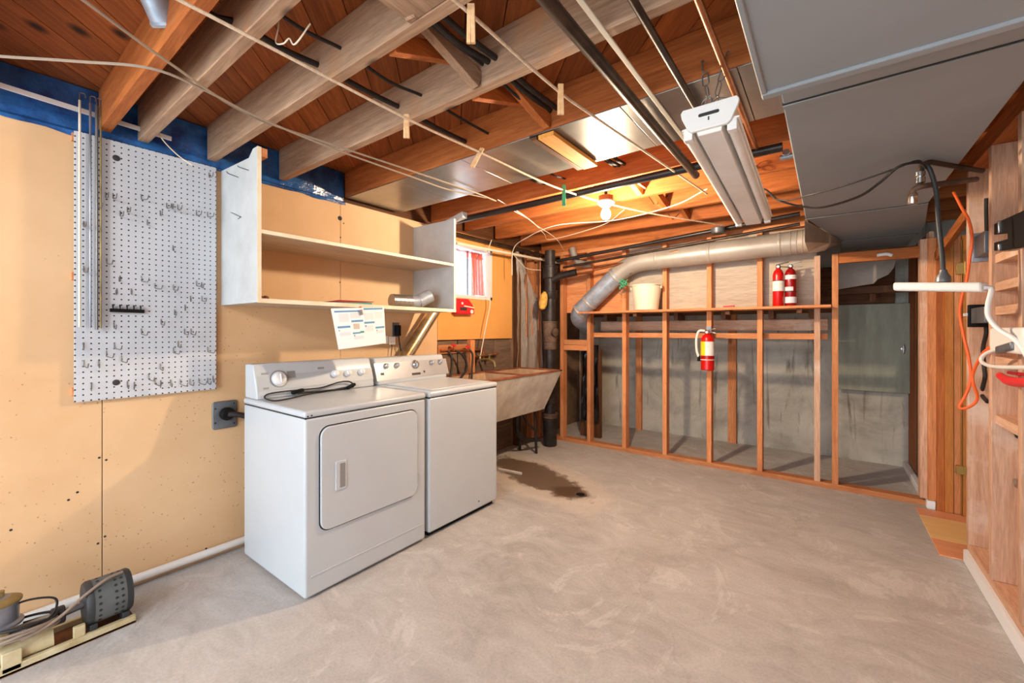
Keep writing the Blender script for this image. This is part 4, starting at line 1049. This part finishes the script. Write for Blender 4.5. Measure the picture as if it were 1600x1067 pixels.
# bucket
SZ = 1.469
bc = Vector((at(1010, 470, y=4.14).x, 4.14, SZ))
bu = thing('bucket', 'white plastic bucket with a wire handle on the partition shelf', 'bucket', tuple(bc))
MB().lathe([(0.105, 0.0), (0.112, 0.004), (0.142, 0.235), (0.150, 0.237), (0.150, 0.25), (0.140, 0.25), (0.108, 0.02), (0.02, 0.018)], bc, (0, 0, 1), 36).build('pail', 'cream', bu)
MB().tube([bc + Vector((0.15 * math.cos(t), 0.145 * math.sin(t), 0.235 + (0.05 * math.sin(t) if math.sin(t) > 0 else 0.012 * math.sin(t)) * -1)) for t in [math.radians(-180 + 10 * k) for k in range(19)]], 0.003, 6).build('handle', 'steel', bu)
for sgn in (-1, 1):
    MB().box(bc.x + sgn * 0.148 - 0.006, bc.x + sgn * 0.148 + 0.006, bc.y - 0.02, bc.y + 0.02, SZ + 0.21, SZ + 0.24).build('ear', 'cream', bu, bevel=0.003)
# green clothespins hung by the bucket
gp = thing('clothespin_bunch', 'bunch of green plastic clothespins clipped on a wire by the bucket', 'clothespins', tuple(at(974, 447, y=4.10)))
q = at(975, 445, y=4.10); rnd = random.Random(4)
for k in range(16):
    o_ = Vector((rnd.uniform(-0.032, 0.032), rnd.uniform(-0.03, 0.02), rnd.uniform(-0.045, 0.045)))
    a_ = rnd.uniform(-1.2, 1.2)
    MB().beam(q + o_ - Vector((math.cos(a_), 0.3, math.sin(a_))) * 0.022, q + o_ + Vector((math.cos(a_), -0.2, math.sin(a_))) * 0.022, 0.008, 0.009).build('peg', 'green', gp, bevel=0.001)
for k in range(4):
    MB().tube(curve([q + Vector((-0.02 + 0.014 * k, 0, 0.0)), q + Vector((-0.05 + 0.016 * k, -0.005, -0.07)), q + Vector((-0.03 + 0.02 * k, 0, -0.10 + 0.01 * k))]), 0.002, 5).build('wire', 'steel', gp)
tag(MB().beam(at(1130, 479, y=4.13), at(1148, 478, y=4.13), 0.03, 0.012).build('red_tool', 'redplastic', bevel=0.003), 'small red tool lying on the partition shelf between bucket and extinguishers', 'tool')

def extinguisher(name, label, base, r, h, mat, bands, tilt=0.0, hose=False, lever_mat='motor_dark', swap=1):
    e = thing(name, label, 'fire extinguisher', tuple(base))
    b = Vector(base)
    MB().lathe([(r * .9, 0), (r, 0.006), (r, h * .80), (r * .93, h * .87), (r * .7, h * .94), (r * .38, h * .985), (r * .36, h)], b, (0, 0, 1), 30).build('cylinder', mat, e)
    for (z0, z1, m_, t0, t1) in bands:
        n = 22; V = []; Fc = []
        for i in range(n + 1):
            t = math.radians(t0 + (t1 - t0) * i / n)
            for zz in (z0, z1): V.append((b.x + (r + .0012) * math.cos(t), b.y + (r + .0012) * math.sin(t), b.z + zz * h))
        for i in range(n): Fc.append((2*i, 2*i+2, 2*i+3, 2*i+1))
        MB().add(V, Fc).build('label_band', m_, e)
    t_ = b + Vector((0, 0, h))
    MB().lathe([(r * .34, -0.002), (r * .42, 0.006), (r * .42, 0.022), (r * .2, 0.03)], t_, (0, 0, 1), 18).build('valve', 'chrome' if hose else lever_mat, e)
    MB().beam(t_ + Vector((-swap * 0.015, 0, 0.028)), t_ + Vector((swap * 0.075, -0.015, 0.045)), 0.014, 0.008).build('top_lever', lever_mat if not hose else 'chrome', e, bevel=0.002)
    MB().beam(t_ + Vector((-swap * 0.01, 0, 0.016)), t_ + Vector((swap * 0.08, -0.015, 0.002)), 0.014, 0.007).build('carry_handle', lever_mat if not hose else 'chrome', e, bevel=0.002)
    MB().lathe([(0.011, 0), (0.011, 0.012)], t_ + Vector((0, -r * .42, 0.012)), (0, -1, 0), 14).build('gauge', 'white', e)
    return e
b1 = at(1216, 476, y=4.12); b1.z = SZ
extinguisher('fire_extinguisher', 'plain red fire extinguisher with a wide white band on the partition shelf', b1, 0.040, 0.315, 'red', ((.40, .66, 'label', 150, 370), (.66, .68, 'motor_dark', 0, 360)), swap=1)
b2 = at(1235, 476, y=4.15); b2.z = SZ
extinguisher('fire_extinguisher', 'dark red fire extinguisher with several white labels on the partition shelf', b2, 0.042, 0.315, 'dkred', ((.70, .95 * .85, 'label', 150, 370), (.40, .50, 'label', 190, 300), (.08, .24, 'greyink', 150, 370), (.36, .38, 'motor_dark', 0, 360)), swap=1, lever_mat='steelbox')
b3 = at(1105.5, 578, y=4.175)
ee = extinguisher('fire_extinguisher', 'red fire extinguisher with yellow and white label hanging on a stud', b3, 0.057, 0.335, 'red', ((.40, .78, 'yellow', 150, 262), (.40, .78, 'label', 262, 360), (.335, .375, 'dkred', 0, 360)), hose=True)
tp = b3 + Vector((0, 0, 0.335))
MB().tube(curve([tp + Vector((-0.02, -0.01, 0.025)), tp + Vector((-0.07, -0.02, 0.02)), tp + Vector((-0.092, -0.02, -0.06)), tp + Vector((-0.088, -0.02, -0.16)), tp + Vector((-0.072, -0.02, -0.215))]), 0.011, 10).build('hose', 'white', ee)
MB().tube([tp + Vector((-0.072, -0.02, -0.205)), tp + Vector((-0.068, -0.02, -0.255))], [0.010, 0.015], 10).build('nozzle', 'black', ee)
MB().tube([b3 + Vector((0.058 * math.cos(math.radians(t)), 0.058 * math.sin(math.radians(t)), 0.105 - 0.01)) for t in range(180, 361, 12)], 0.004, 6).build('strap', 'white', ee)
MB().box(b3.x - 0.02, b3.x + 0.02, YS - 0.012, YS - 0.001, b3.z + 0.05, b3.z + 0.40).build('wall_bracket', 'steelbox', ee)

# ================================================================== CEILING SERVICES
def X(u, v, z): return at(u, v, z=z)
tubething('steel_pipe', [(-0.612, -1.2, 2.17), (-0.612, 2.60, 2.17)], 0.021, 'darkpipe', 'thick dark steel pipe running below the joists beside the white strap', 'pipe', n=16)
tubething('steel_pipe', [(-0.432, -1.2, 2.185), (-0.432, 2.52, 2.185)], 0.012, 'darkpipe', 'slim dark brown pipe running below the joists behind the tube light', 'pipe', n=12)
tubething('copper_pipe', [(-0.292, -1.2, 2.20), (-0.292, 2.48, 2.20)], 0.0105, 'copper', 'bright copper pipe running below the joists past the hanging chain', 'pipe', n=12)
tag(MB().box(-0.572, -0.554, -1.2, 2.7, 2.2055, 2.2115).build('strap_cable', 'cablewhite', bevel=0.002), 'flat white cable strap stapled along under the joists', 'cable')
bp = thing('black_pipe', 'long black pipe running crosswise under the joists from the wall shelf', 'pipe', (-1.4, 2.50, 2.18))
MB().tube([(-2.42, 2.49, 2.165), (-0.18, 2.49, 2.185)], 0.0225, 16).build('pipe', 'blackpipe', bp)
MB().tube([(-2.72, 2.49, 2.16), (-2.40, 2.49, 2.165)], 0.010, 10).build('rod_end', 'blackpipe', bp)
tag(MB().beam((-2.70, 2.53, 2.14), (-2.30, 2.45, 2.185), 0.05, 0.05).build('white_block', 'white_wood', bevel=0.003), 'weathered white wooden block resting at the top of the wall shelf end', 'block')
tubething('shelf_pole', [at(713, 380, x=-2.60), at(880, 412, x=-2.60) ], 0.013, 'cablewhite', 'slim white pole hanging in front of the small window', 'pole')
# black cables drilled through the joists
cabs = [(-1.43, 'thin'), (-1.59, 'thick'), (-1.045, 'thick'), (-1.01, 'thick'), (-1.075, 'thin')]
names = ['single black cable threaded through the joists over the clothesline', 'thick paired black cable threaded through the joists nearest the wall shelf', 'thick middle cable of the tight black bundle passing the wooden bridging', 'green black cable of the bundle beside the large clothespin', 'loose thin black cable under the bundle by the bridging']
for (x, k), lab in zip(cabs, names):
    y = 0.30; pts_ = []
    seq = [0.447, 0.588, 0.883, 1.267, 1.72, 2.15, 2.537]
    for a, b in zip(seq[:-1], seq[1:]):
        pts_ += [Vector((x, a, 2.305)), Vector((x + random.uniform(-.012, .012), (a + b) / 2, 2.305 - random.uniform(0.006, 0.02)))]
    pts_.append(Vector((x, seq[-1], 2.305)))
    tubething('black_cable', curve(pts_, 5), 0.011 if k == 'thick' else 0.0065, 'blackcable', lab, 'cable')
def line(name, pts, r, mat, lab, cat, n=6, k=8):
    return tubething(name, curve(pts, k), r, mat, lab, cat, n=n)
L1 = [X(120, -75, 2.185), X(280, 0, 2.178), X(635, 185, 2.17), X(880, 297, 2.165), X(1000, 330, 2.165), X(1130, 352, 2.17)]
line('clothesline', L1[:3] + [X(750, 238, 2.168)] + L1[3:], 0.0055, 'rope', 'cream clothesline carrying three pins, stretched past the wall shelf', 'clothesline', 8)
L2 = [X(600, -90, 2.185), X(710, 0, 2.18), X(870, 140, 2.175), X(940, 190, 2.17), X(1105, 303, 2.175)]
line('clothesline', L2, 0.0055, 'rope', 'cream clothesline carrying two pins, stretched toward the tube light', 'clothesline', 8)
line('grey_wire', [X(-60, 80, 2.20), X(0, 88, 2.2), X(120, 96, 2.2), X(240, 108, 2.195), X(330, 146, 2.195), X(400, 182, 2.19), X(520, 232, 2.185), X(640, 275, 2.185), X(700, 296, 2.2), X(760, 309, 2.2)], 0.005, 'cablegrey', 'grey wire entering low across the blue plastic and joining its twin', 'wire')
line('grey_wire', [X(60, -45, 2.205), X(130, 0, 2.205), X(260, 95, 2.20), X(390, 180, 2.195), X(520, 226, 2.195), X(640, 266, 2.19), X(740, 300, 2.2), X(775, 314, 2.2)], 0.005, 'cablegrey', 'grey wire slanting steeply over the first orange joist', 'wire')
line('hanging_wire', [at(235, 135, y=0.63), at(238, 180, y=0.63), at(250, 212, y=0.63), at(275, 240, y=0.64), at(300, 258, y=0.66)], 0.0025, 'cablewhite', 'thin white wire drooping from the joist above the pegboard', 'wire')
line('hanging_wire', [at(434, 5, y=0.66), at(435, 40, y=0.66), at(431, 66, y=0.66), at(443, 68, y=0.66), at(452, 60, y=0.67), at(461, 69, y=0.68), at(485, 37, y=0.70)], 0.0025, 'cablewhite', 'kinked white wire scrap dangling from a joist', 'wire')
line('white_wire', [X(800, 328, 2.2), X(830, 345, 2.19), X(850, 365, 2.17), X(862, 374, 2.19), X(940, 352, 2.2), X(975, 328, 2.205)], 0.003, 'cablewhite', 'thin white wire looping under the joists between window and bulb', 'wire')
line('white_wire', [at(800, 430, x=-2.58), at(802, 390, x=-2.55), X(822, 372, 2.15), X(870, 352, 2.18), X(960, 344, 2.19), X(1050, 322, 2.19), X(1105, 295, 2.2)], 0.004, 'cablewhite', 'long white wire swooping under the joists behind the bulb', 'wire')
line('lamp_cord', [at(768, 375, x=-2.66), at(760, 400, x=-2.66), at(760, 430, x=-2.66), at(766, 470, x=-2.68), at(760, 505, x=-2.68), at(750, 560, x=-2.69)], 0.0045, 'cablewhite', 'white cord hanging down past the window to the tub taps', 'cord')
line('white_wire', [at(800, 395, x=-2.60), at(815, 412, x=-2.6), at(825, 420, x=-2.6), at(845, 422, y=3.9)], 0.003, 'cablewhite', 'white wire draped in front of the clear plastic sheet', 'wire')
# pipes and cables along the partition top
for (a, b, r, m_, lab) in (((870, 408), (1250, 334), 0.018, 'blackpipe', 'black drain pipe running along the partition top behind the bulb'), ((880, 418), (1250, 350), 0.013, 'darkpipe', 'dark slim pipe running just below the black pipe on the partition'), ((900, 428), (1060, 392), 0.012, 'copper', 'copper pipe along the partition top above the round vent pipe')):
    p0 = at(a[0], a[1], y=4.05); p1 = at(b[0], b[1], y=4.05)
    p0.z = min(p0.z, 2.2); p1.z = min(p1.z, 2.2)
    tubething('ceiling_pipe', [p0, p1], r, m_, lab, 'pipe', n=12)
tubething('ceiling_pipe', [(-2.74, 2.65, 2.155), (-2.70, 3.60, 2.15), (-2.62, 4.12, 2.13)], 0.02, 'darkpipe', 'rusty pipe running along the wall above the small window', 'pipe', n=12)
jb_ = thing('junction_box', 'small round grey junction box under the joists near the partition', 'junction box', tuple(at(1122, 361, y=3.98)))
c = at(1122, 360, y=3.98)
MB().lathe([(0.05, -0.022), (0.055, -0.018), (0.055, 0.018), (0.05, 0.024)], c, (0, 0, 1), 24).build('box', 'steelbox', jb_)
MB().lathe([(0.052, -0.026), (0.052, -0.0225)], c, (0, 0, 1), 24).build('cover', 'galv', jb_)
line('drop_cable', [c + Vector((0.05, 0, 0)), X(1160, 352, 2.19), at(1190, 338, y=3.6)], 0.006, 'blackcable', 'black cord from the junction box to the tube light', 'cord')
line('drop_cable', [X(1150, 310, 2.19), X(1190, 295, 2.16), at(1215, 312, y=2.9), at(1250, 322, y=2.9), at(1285, 324, y=2.85), at(1340, 308, y=2.6), at(1375, 285, y=2.5), at(1405, 260, y=2.45), at(1436, 254, y=2.5), at(1446, 262, y=2.56)], 0.006, 'blackcable', 'black cord drooping from the ceiling under the grey duct to the conduit', 'cord')

va = thing('pipe_valve', 'small brass valve on the slim pipe beside the grey duct', 'valve', (-0.20, 2.52, 2.15))
MB().lathe([(0.012, -0.03), (0.016, -0.01), (0.016, 0.01), (0.012, 0.03)], (-0.17, 2.60, 2.17), (1, 0, 0), 12).build('valve_body', 'pewter', va)
MB().lathe([(0.005, 0), (0.005, 0.03), (0.018, 0.032), (0.018, 0.04)], (-0.17, 2.60, 2.17), (0, -1, 0.3), 10).build('handwheel', 'pewter', va)
for (u0, v0, u1, v1, lab) in ((982, 283, 1000, 297, 'short white cable stub poking through the joist, nearer the bulb'), (990, 281, 1008, 294, 'short white cable stub poking through the joist, nearer the tube light')):
    line('cable_stub', [at(u0, v0, y=2.75), at((u0 + u1) / 2, (v0 + v1) / 2, y=2.83), at(u1, v1, y=2.93)], 0.006, 'cablewhite', lab, 'cable')
line('white_wire', [X(778, 312, 2.2), X(815, 334, 2.18), X(838, 352, 2.17), X(868, 372, 2.17), X(882, 392, 2.15)], 0.0028, 'cablewhite', 'thin white wire hanging from the black pipe toward the corner stack', 'wire')
line('drop_cable', [at(1446, 262, y=2.57), at(1434, 251, y=2.50), at(1400, 263, y=2.47), at(1360, 277, y=2.50), at(1310, 293, y=2.58), at(1260, 306, y=2.70), at(1232, 313, y=2.85), at(1212, 311, y=2.9)], 0.004, 'blackcable', 'thin second cable stretched along the underside of the grey duct', 'cable')
# ---- bulb on joist
bl = thing('ceiling_bulb', 'lit bare bulb in a white porcelain lampholder hanging under the joists', 'light bulb', (-1.19, 2.64, 2.10))
bq = Vector((-1.19, 2.64, 2.135))
MB().lathe([(0.05, 0.034), (0.05, 0.0), (0.04, 0.0)], bq, (0, 0, 1), 8).build('octagon_box', 'copper', bl)
MB().tube([bq + Vector((0, 0, 0.03)), (-1.19, 2.64, ZC)], 0.011, 10).build('stem', 'darkpipe', bl)
MB().lathe([(0.056, 0), (0.056, -0.012), (0.045, -0.022), (0.03, -0.034), (0.026, -0.036)], bq, (0, 0, 1), 26).build('lampholder', 'white', bl)
MB().lathe([(0.014, -0.036), (0.018, -0.048), (0.029, -0.072), (0.032, -0.090), (0.027, -0.108), (0.014, -0.120), (0.002, -0.123)], bq, (0, 0, 1), 24).build('bulb', 'bulb', bl)
b2_ = thing('ceiling_bulb', 'lit bare bulb on the joists beyond the pump end of the room', 'light bulb', (-1.1, -1.0, 2.10))
bq = Vector((-1.15, -1.20, ZJ))
MB().lathe([(0.056, 0), (0.056, -0.012), (0.045, -0.022), (0.03, -0.034), (0.026, -0.036)], bq, (0, 0, 1), 26).build('lampholder', 'white', b2_)
MB().lathe([(0.014, -0.036), (0.018, -0.048), (0.029, -0.072), (0.032, -0.090), (0.027, -0.108), (0.014, -0.120), (0.002, -0.123)], bq, (0, 0, 1), 24).build('bulb', 'bulb2', b2_)

fill_lamp = thing('ceiling_bulb', 'unseen fill bulb added on the joists beside the wide low duct', 'light bulb', (-0.42, -0.78, 2.10))  # out of view, added as neutral fill for the dryer front
bq = Vector((-0.42, -0.78, ZJ))
MB().lathe([(0.056, 0), (0.056, -0.012), (0.045, -0.022), (0.03, -0.034), (0.026, -0.036)], bq, (0, 0, 1), 26).build('lampholder', 'white', fill_lamp)
MB().lathe([(0.014, -0.036), (0.018, -0.048), (0.029, -0.072), (0.032, -0.090), (0.027, -0.108), (0.014, -0.120), (0.002, -0.123)], bq, (0, 0, 1), 24).build('bulb', 'fill_bulb', fill_lamp)

# ---- hanging fluorescent shop light
lf = thing('tube_light', 'old white two tube fluorescent light hanging on chains by the duct', 'ceiling light', (-0.34, 2.2, 1.97))
LA = Vector((-0.345, 1.66, 2.015)); LB = Vector((-0.355, 2.88, 1.93))
ld = (LB - LA).normalized(); lr = Vector((1, 0, 0)); lr = (lr - ld * lr.dot(ld)).normalized(); lu = lr.cross(ld)
def lp_(s_, w, h): return LA.lerp(LB, s_) + lr * w + lu * h
def lsec(prof, s0, s1, nm, mat, bev=0.002):
    MB().prism([lp_(s0, w, h) for w, h in prof], [lp_(s1, w, h) for w, h in prof]).build(nm, mat, lf, bevel=bev)
lsec([(-0.04, -0.028), (0.04, -0.028), (0.052, 0.035), (-0.052, 0.035)], 0, 1, 'channel', 'fixture', 0.003)
lsec([(-0.05, 0.008), (-0.096, 0.004), (-0.098, 0.010), (-0.05, 0.018)], 0, 1, 'reflector_wing', 'fixture', 0.001)
lsec([(0.05, 0.008), (0.05, 0.018), (0.098, 0.010), (0.096, 0.004)], 0, 1, 'reflector_wing', 'fixture', 0.001)
for w in (-0.074, 0.074):
    MB().tube([lp_(0.02, w, -0.012), lp_(0.98, w, -0.012)], 0.0185, 14).build('lamp_tube', 'tube_glass', lf)
    for s_ in (0.0, 0.97):
        lsec([(w - 0.016, -0.034), (w + 0.016, -0.034), (w + 0.016, 0.012), (w - 0.016, 0.012)], s_, s_ + 0.025, 'lamp_socket', 'white', 0.003)
ep = [(-0.06, -0.014), (0.06, -0.014), (0.072, -0.004), (0.094, 0.045), (0.098, 0.066), (0.090, 0.078), (-0.090, 0.078), (-0.098, 0.066), (-0.094, 0.045), (-0.072, -0.004)]
plate = MB().prism([lp_(-0.012, w, h) for w, h in ep], [lp_(0.0, w, h) for w, h in ep]).build('end_plate', 'white', lf, bevel=0.002)
sl = rrect(-0.035, 0.035, 0.034, 0.046, 0.0055, 4)
MB().prism([lp_(-0.0135, w, h) for w, h in sl], [lp_(-0.011, w, h) for w, h in sl]).build('slot', 'gap', plate)
for w, h in ((0, 0.018), (0, 0.025)):
    MB().lathe([(0.003, 0), (0.003, 0.002)], lp_(-0.0125, w, h), -ld, 8).build('rivet', 'gap', plate)
chp = thing('hanging_chain', 'zinc chain suspending the near end of the tube light from a joist', 'chain', (-0.335, 1.665, 2.09))
def links(p0, p1, n):
    for k in range(n):
        a = p0.lerp(p1, k / n); b = p0.lerp(p1, (k + 1.25) / n); d = (b - a).normalized()
        s_ = d.cross(Vector((0.3, 1, 0)) if k % 2 else Vector((1, -0.3, 0))).normalized() * 0.0115
        MB().tube([a + d * 0.004, a + s_ + d * 0.012, b + s_ - d * 0.012, b - d * 0.004, b - s_ - d * 0.012, a - s_ + d * 0.012], 0.0024, 6, closed=True).build('link', 'steel', chp)
top_c = lp_(0.015, 0, 0.074)
links(Vector((-0.375, 1.694, 2.285)), top_c + Vector((-0.004, 0, 0)), 4)
links(Vector((-0.285, 1.694, 2.285)), top_c + Vector((0.006, 0.004, 0)), 4)
MB().tube(curve([top_c + Vector((0, 0, 0.05)), top_c + Vector((-0.03, 0, 0.03)), top_c + Vector((-0.018, 0, 0.0)), top_c + Vector((0.02, 0, 0.03)), top_c + Vector((0.06, 0, 0.02))]), 0.0015, 5).build('tie_wire', 'steel', chp)
chf = thing('hanging_chain', 'zinc chain suspending the far end of the tube light', 'chain', (-0.35, 2.85, 2.0))
sv = chp; chp = chf
links(Vector((-0.355, 2.93, 2.28)), lp_(0.97, 0, 0.05), 9)
chp = sv

# ---- clothespins
def clothespin(u, v, L, lab, mat='pinwood', z=2.17, lean=0.0, grp=None):
    p = X(u, v, z); L *= 1.35
    t = thing('clothespin', lab, 'clothespin', tuple(p), grp)
    dn_ = Vector((math.sin(lean) * 0.8, math.sin(lean) * 0.6, -math.cos(lean)))
    sd = Vector((0.8, 0.6, 0))
    for sgn in (-1, 1):
        a = p - dn_ * L * 0.22 + sd * sgn * 0.0045; b = p + dn_ * L * 0.78 + sd * sgn * 0.0065
        MB().beam(a, b, 0.0105, 0.012, up=sd).build('jaw', mat, t, bevel=0.0015)
    MB().tube([p + dn_ * L * 0.18 - sd * 0.012, p + dn_ * L * 0.18 + sd * 0.012], 0.0035, 8).build('spring', 'steel', t)
clothespin(736, 20, 0.082, 'wooden clothespin beside the black cable bundle on its clothesline')
clothespin(635, 187, 0.075, 'upright wooden clothespin on the clothesline below the paired cables')
clothespin(750, 238, 0.082, 'tilted wooden clothespin on the clothesline under the metal pan', lean=-0.5)
clothespin(876, 142, 0.085, 'wooden clothespin on the clothesline beside the yellow board')
clothespin(881, 296, 0.10, 'green plastic clothespin on the clothesline near the black pipe', 'green')
# stub of vent between joists at top left
vs_ = thing('vent_stub', 'galvanised round vent stub poking out between the joists', 'duct', tuple(X(258, 10, 2.34)))
q = X(252, 22, 2.32)
MB().tube([q + Vector((0.0, 0.02, -0.03)), q + Vector((0.06, -0.06, 0.085))], 0.046, 20).build('pipe', 'galv_bright', vs_)
MB().lathe([(0.047, -0.008), (0.05, 0), (0.047, 0.008)], q + Vector((0.003, 0.016, -0.024)), (0.06, -0.08, 0.115), 20).build('rim', 'galv_bright', vs_)

# ================================================================== RIGHT WALL THINGS
# conduit drops under the duct
cdt = thing('conduit', 'bent grey steel conduit reaching from the right wall under the duct', 'conduit', (0.45, 2.6, 1.95))
MB().tube(rounded([at(1438, 288, y=2.58), at(1440, 258, y=2.58), at(1452, 253, y=2.58), at(1535, 267, y=2.80)], 0.03), 0.011, 12).build('pipe', 'darkpipe', cdt)
q = at(1438, 276, y=2.58)
MB().lathe([(0.013, -0.03), (0.017, -0.028), (0.017, -0.005), (0.013, 0.0), (0.017, 0.004), (0.017, 0.02)], q, (0, 0, 1), 16).build('connector', 'chrome', cdt)
gpz = thing('gas_pipe', 'rusty gas pipe with a capped drop under the grey duct', 'pipe', (0.4, 2.55, 1.9))
MB().tube(rounded([at(1426, 313, y=2.55), at(1426, 296, y=2.55), at(1440, 291, y=2.55), at(1525, 280, y=2.85)], 0.02), 0.012, 12).build('pipe', 'rustiron', gpz)
MB().lathe([(0.016, -0.02), (0.018, -0.016), (0.018, 0.012), (0.014, 0.016)], at(1426, 312, y=2.55), (0, 0, 1), 14).build('cap', 'chrome', gpz)
MB().lathe([(0.015, -0.008), (0.018, 0), (0.015, 0.008)], at(1426, 305, y=2.55), (0, 0, 1), 14).build('coupling', 'rustiron', gpz)
# bar lamp
ba = at(1401, 448, y=2.62); bb = at(1539, 449, y=2.46)
bar = thing('bar_light', 'slim white bar light hanging level from a grey cable by the right wall', 'lamp', tuple((ba + bb) / 2))
dirb = (bb - ba).normalized(); nb = Vector((-dirb.y, dirb.x, 0))
P = rrect(-0.03, 0.03, -0.0195, 0.0195, 0.014, 5)
MB().prism([ba + nb * a + Vector((0, 0, b)) for a, b in P], [bb + nb * a + Vector((0, 0, b)) for a, b in P]).build('housing', 'white', bar, bevel=0.006)
sc_ = at(1474, 440, y=2.545)
MB().lathe([(0.022, -0.004), (0.026, 0.0), (0.024, 0.02), (0.015, 0.035), (0.012, 0.05)], sc_, (0, 0, 1), 16).build('strain_relief', 'steelbox', bar)
MB().tube(curve([sc_ + Vector((0, 0, 0.03)), at(1472, 400, y=2.55), at(1466, 340, y=2.57), at(1463, 300, y=2.58), at(1455, 270, y=2.58), at(1448, 258, y=2.58)]), 0.009, 10).build('supply_cable', 'motor_dark', bar)
MB().tube(curve([bb, at(1549, 452, y=2.44), at(1544, 475, y=2.42), at(1545, 495, y=2.40), at(1560, 514, y=2.36), at(1585, 530, y=2.30), at(1600, 548, y=2.26), at(1612, 570, y=2.2)]), 0.0085, 10).build('white_cord', 'white', bar)
# electrical boxes on the stud side
for (u0, u1, v0, v1, lab, mt) in ((1527, 1545, 371, 395, 'upper steel electrical box with a silver flange on the right wall stud', 'galv_bright'), (1522, 1545, 482, 504, 'lower steel electrical box with a black cover and toggle on the right wall stud', 'black')):
    a = at(u0, v0, x=0.615); b = at(u1, v1, x=0.615)
    e = thing('electrical_box', lab, 'electrical box', tuple((a + b) / 2))
    MB().box(0.60, 0.655, b.y, a.y - 0.02, b.z, a.z).build('box', 'steelbox', e, bevel=0.003)
    MB().box(0.592, 0.66, a.y - 0.019, a.y + 0.012, b.z - 0.02, a.z + 0.02).build('cover', mt, e, bevel=0.003)
    if mt == 'black':
        MB().box(0.58, 0.592, a.y + 0.0, a.y + 0.03, (a.z + b.z) / 2, (a.z + b.z) / 2 + 0.015).build('toggle', 'white', e)
line('black_cable', [at(1540, 505, x=0.66), at(1541, 520, x=0.66), at(1536, 545, x=0.66), at(1538, 575, x=0.66), at(1539, 590, x=0.66), at(1534, 615, x=0.66), at(1543, 628, x=0.66)], 0.009, 'blackcable', 'black cable running down the stud bay below the lower electrical box', 'cable', 8)
line('black_cable', [at(1541, 310, x=0.66), at(1541, 335, x=0.66), at(1542, 370, x=0.66)], 0.008, 'blackcable', 'short black cable above the upper electrical box', 'cable', 8)
# orange extension cord
line('extension_cord', [at(1490, 300, y=3.2), at(1503, 325, y=3.16), at(1514, 345, y=3.12), at(1519, 375, y=3.10), at(1515, 405, y=3.10), at(1510, 440, y=3.10), at(1503, 465, y=3.10), at(1500, 490, y=3.10), at(1506, 525, y=3.08), at(1514, 560, y=3.08), at(1517, 590, y=3.06), at(1510, 615, y=3.06), at(1499, 635, y=3.06), at(1508, 638, y=3.05), at(1523, 630, y=3.03), at(1527, 618, y=3.02), at(1521, 600, y=3.0), at(1520, 585, y=3.0), at(1528, 565, y=2.96), at(1540, 548, y=2.90), at(1556, 542, y=2.80)], 0.0065, 'orange', 'orange extension cord hanging in a loop beside the doorway', 'extension cord', 8)
# black bracket with a notch
bkt = thing('black_bracket', 'notched black plastic bracket screwed across the right wall studs', 'bracket', tuple(at(1580, 365, x=0.60)))
pr = [(1553, 350), (1563, 345), (1600, 328), (1640, 318), (1640, 386), (1600, 386), (1562, 392), (1553, 392), (1553, 379), (1574, 373), (1574, 365), (1553, 367)]
pq_ = [at(u, v, x=0.594) for u, v in pr]
MB().prism(pq_, [p + Vector((0.013, 0, 0)) for p in pq_]).build('plate', 'black', bkt, bevel=0.003)
for v0, v1 in ((345, 364), (381, 391)):
    MB().beam(at(1561, v0, x=0.592), at(1561, v1, x=0.592), 0.008, 0.018, (0, 1, 0)).build('trim', 'chrome', bkt, bevel=0.002)
# power tap with plugs
pt_ = thing('power_tap', 'white wall power tap with a grey plug and looping white cord', 'power strip', tuple(at(1592, 525, x=0.58)))
a = at(1579, 512, x=0.605); b = at(1640, 556, x=0.605)
MB().box(0.545, 0.605, b.y, a.y, b.z, a.z).build('case', 'white', pt_, bevel=0.012, seg=3)
MB().beam(at(1563, 547, x=0.55), at(1588, 540, x=0.55), 0.03, 0.03).build('plug', 'steelbox', pt_, bevel=0.006)
MB().beam(at(1560, 540, x=0.57), at(1582, 534, x=0.57), 0.026, 0.02).build('plug', 'black', pt_, bevel=0.006)
MB().tube(curve([at(1565, 545, x=0.55), at(1548, 549, x=0.55), at(1536, 556, x=0.545), at(1534, 565, x=0.54), at(1548, 572, x=0.53), at(1575, 574, x=0.52), at(1610, 574, x=0.51)]), 0.0075, 10).build('cord', 'white', pt_)
MB().beam(at(1545, 546, x=0.58), at(1560, 541, x=0.58), 0.022, 0.022).build('cord_end', 'orange', pt_, bevel=0.006)
# red handle of an unidentified object
rh = thing('red_handle', 'curved red plastic handle of an unidentified object on the right wall', 'hook', tuple(at(1580, 592, x=0.58)))
MB().tube(curve([at(1562, 586, x=0.58), at(1572, 593, x=0.57), at(1588, 597, x=0.56), at(1620, 597, x=0.55)]), [0.006] + [0.014] * 8 + [0.018] * 16, 12).build('grip', 'redplastic', rh)
MB().beam(at(1578, 582, x=0.57), at(1596, 585, x=0.57), 0.018, 0.012).build('latch', 'redplastic', rh, bevel=0.003)
# wrenches / bolts hanging on nails
for (u0, v0, u1, v1, lab) in ((1580, 662, 1591, 682, 'dark steel punch stuck between right wall studs'), (1582, 734, 1590, 760, 'chrome bolt hanging on the board low between studs')):
    a = at(u0, v0, x=0.69); b = at(u1, v1, x=0.68)
    e = thing('steel_bolt', lab, 'bolt', tuple(a))
    MB().tube([a, b], 0.010, 10).build('shank', 'chrome' if v0 > 700 else 'motor_dark', e)
    MB().lathe([(0.017, -0.006), (0.017, 0.008)], a, b - a, 6).build('head', 'chrome' if v0 > 700 else 'motor_dark', e)
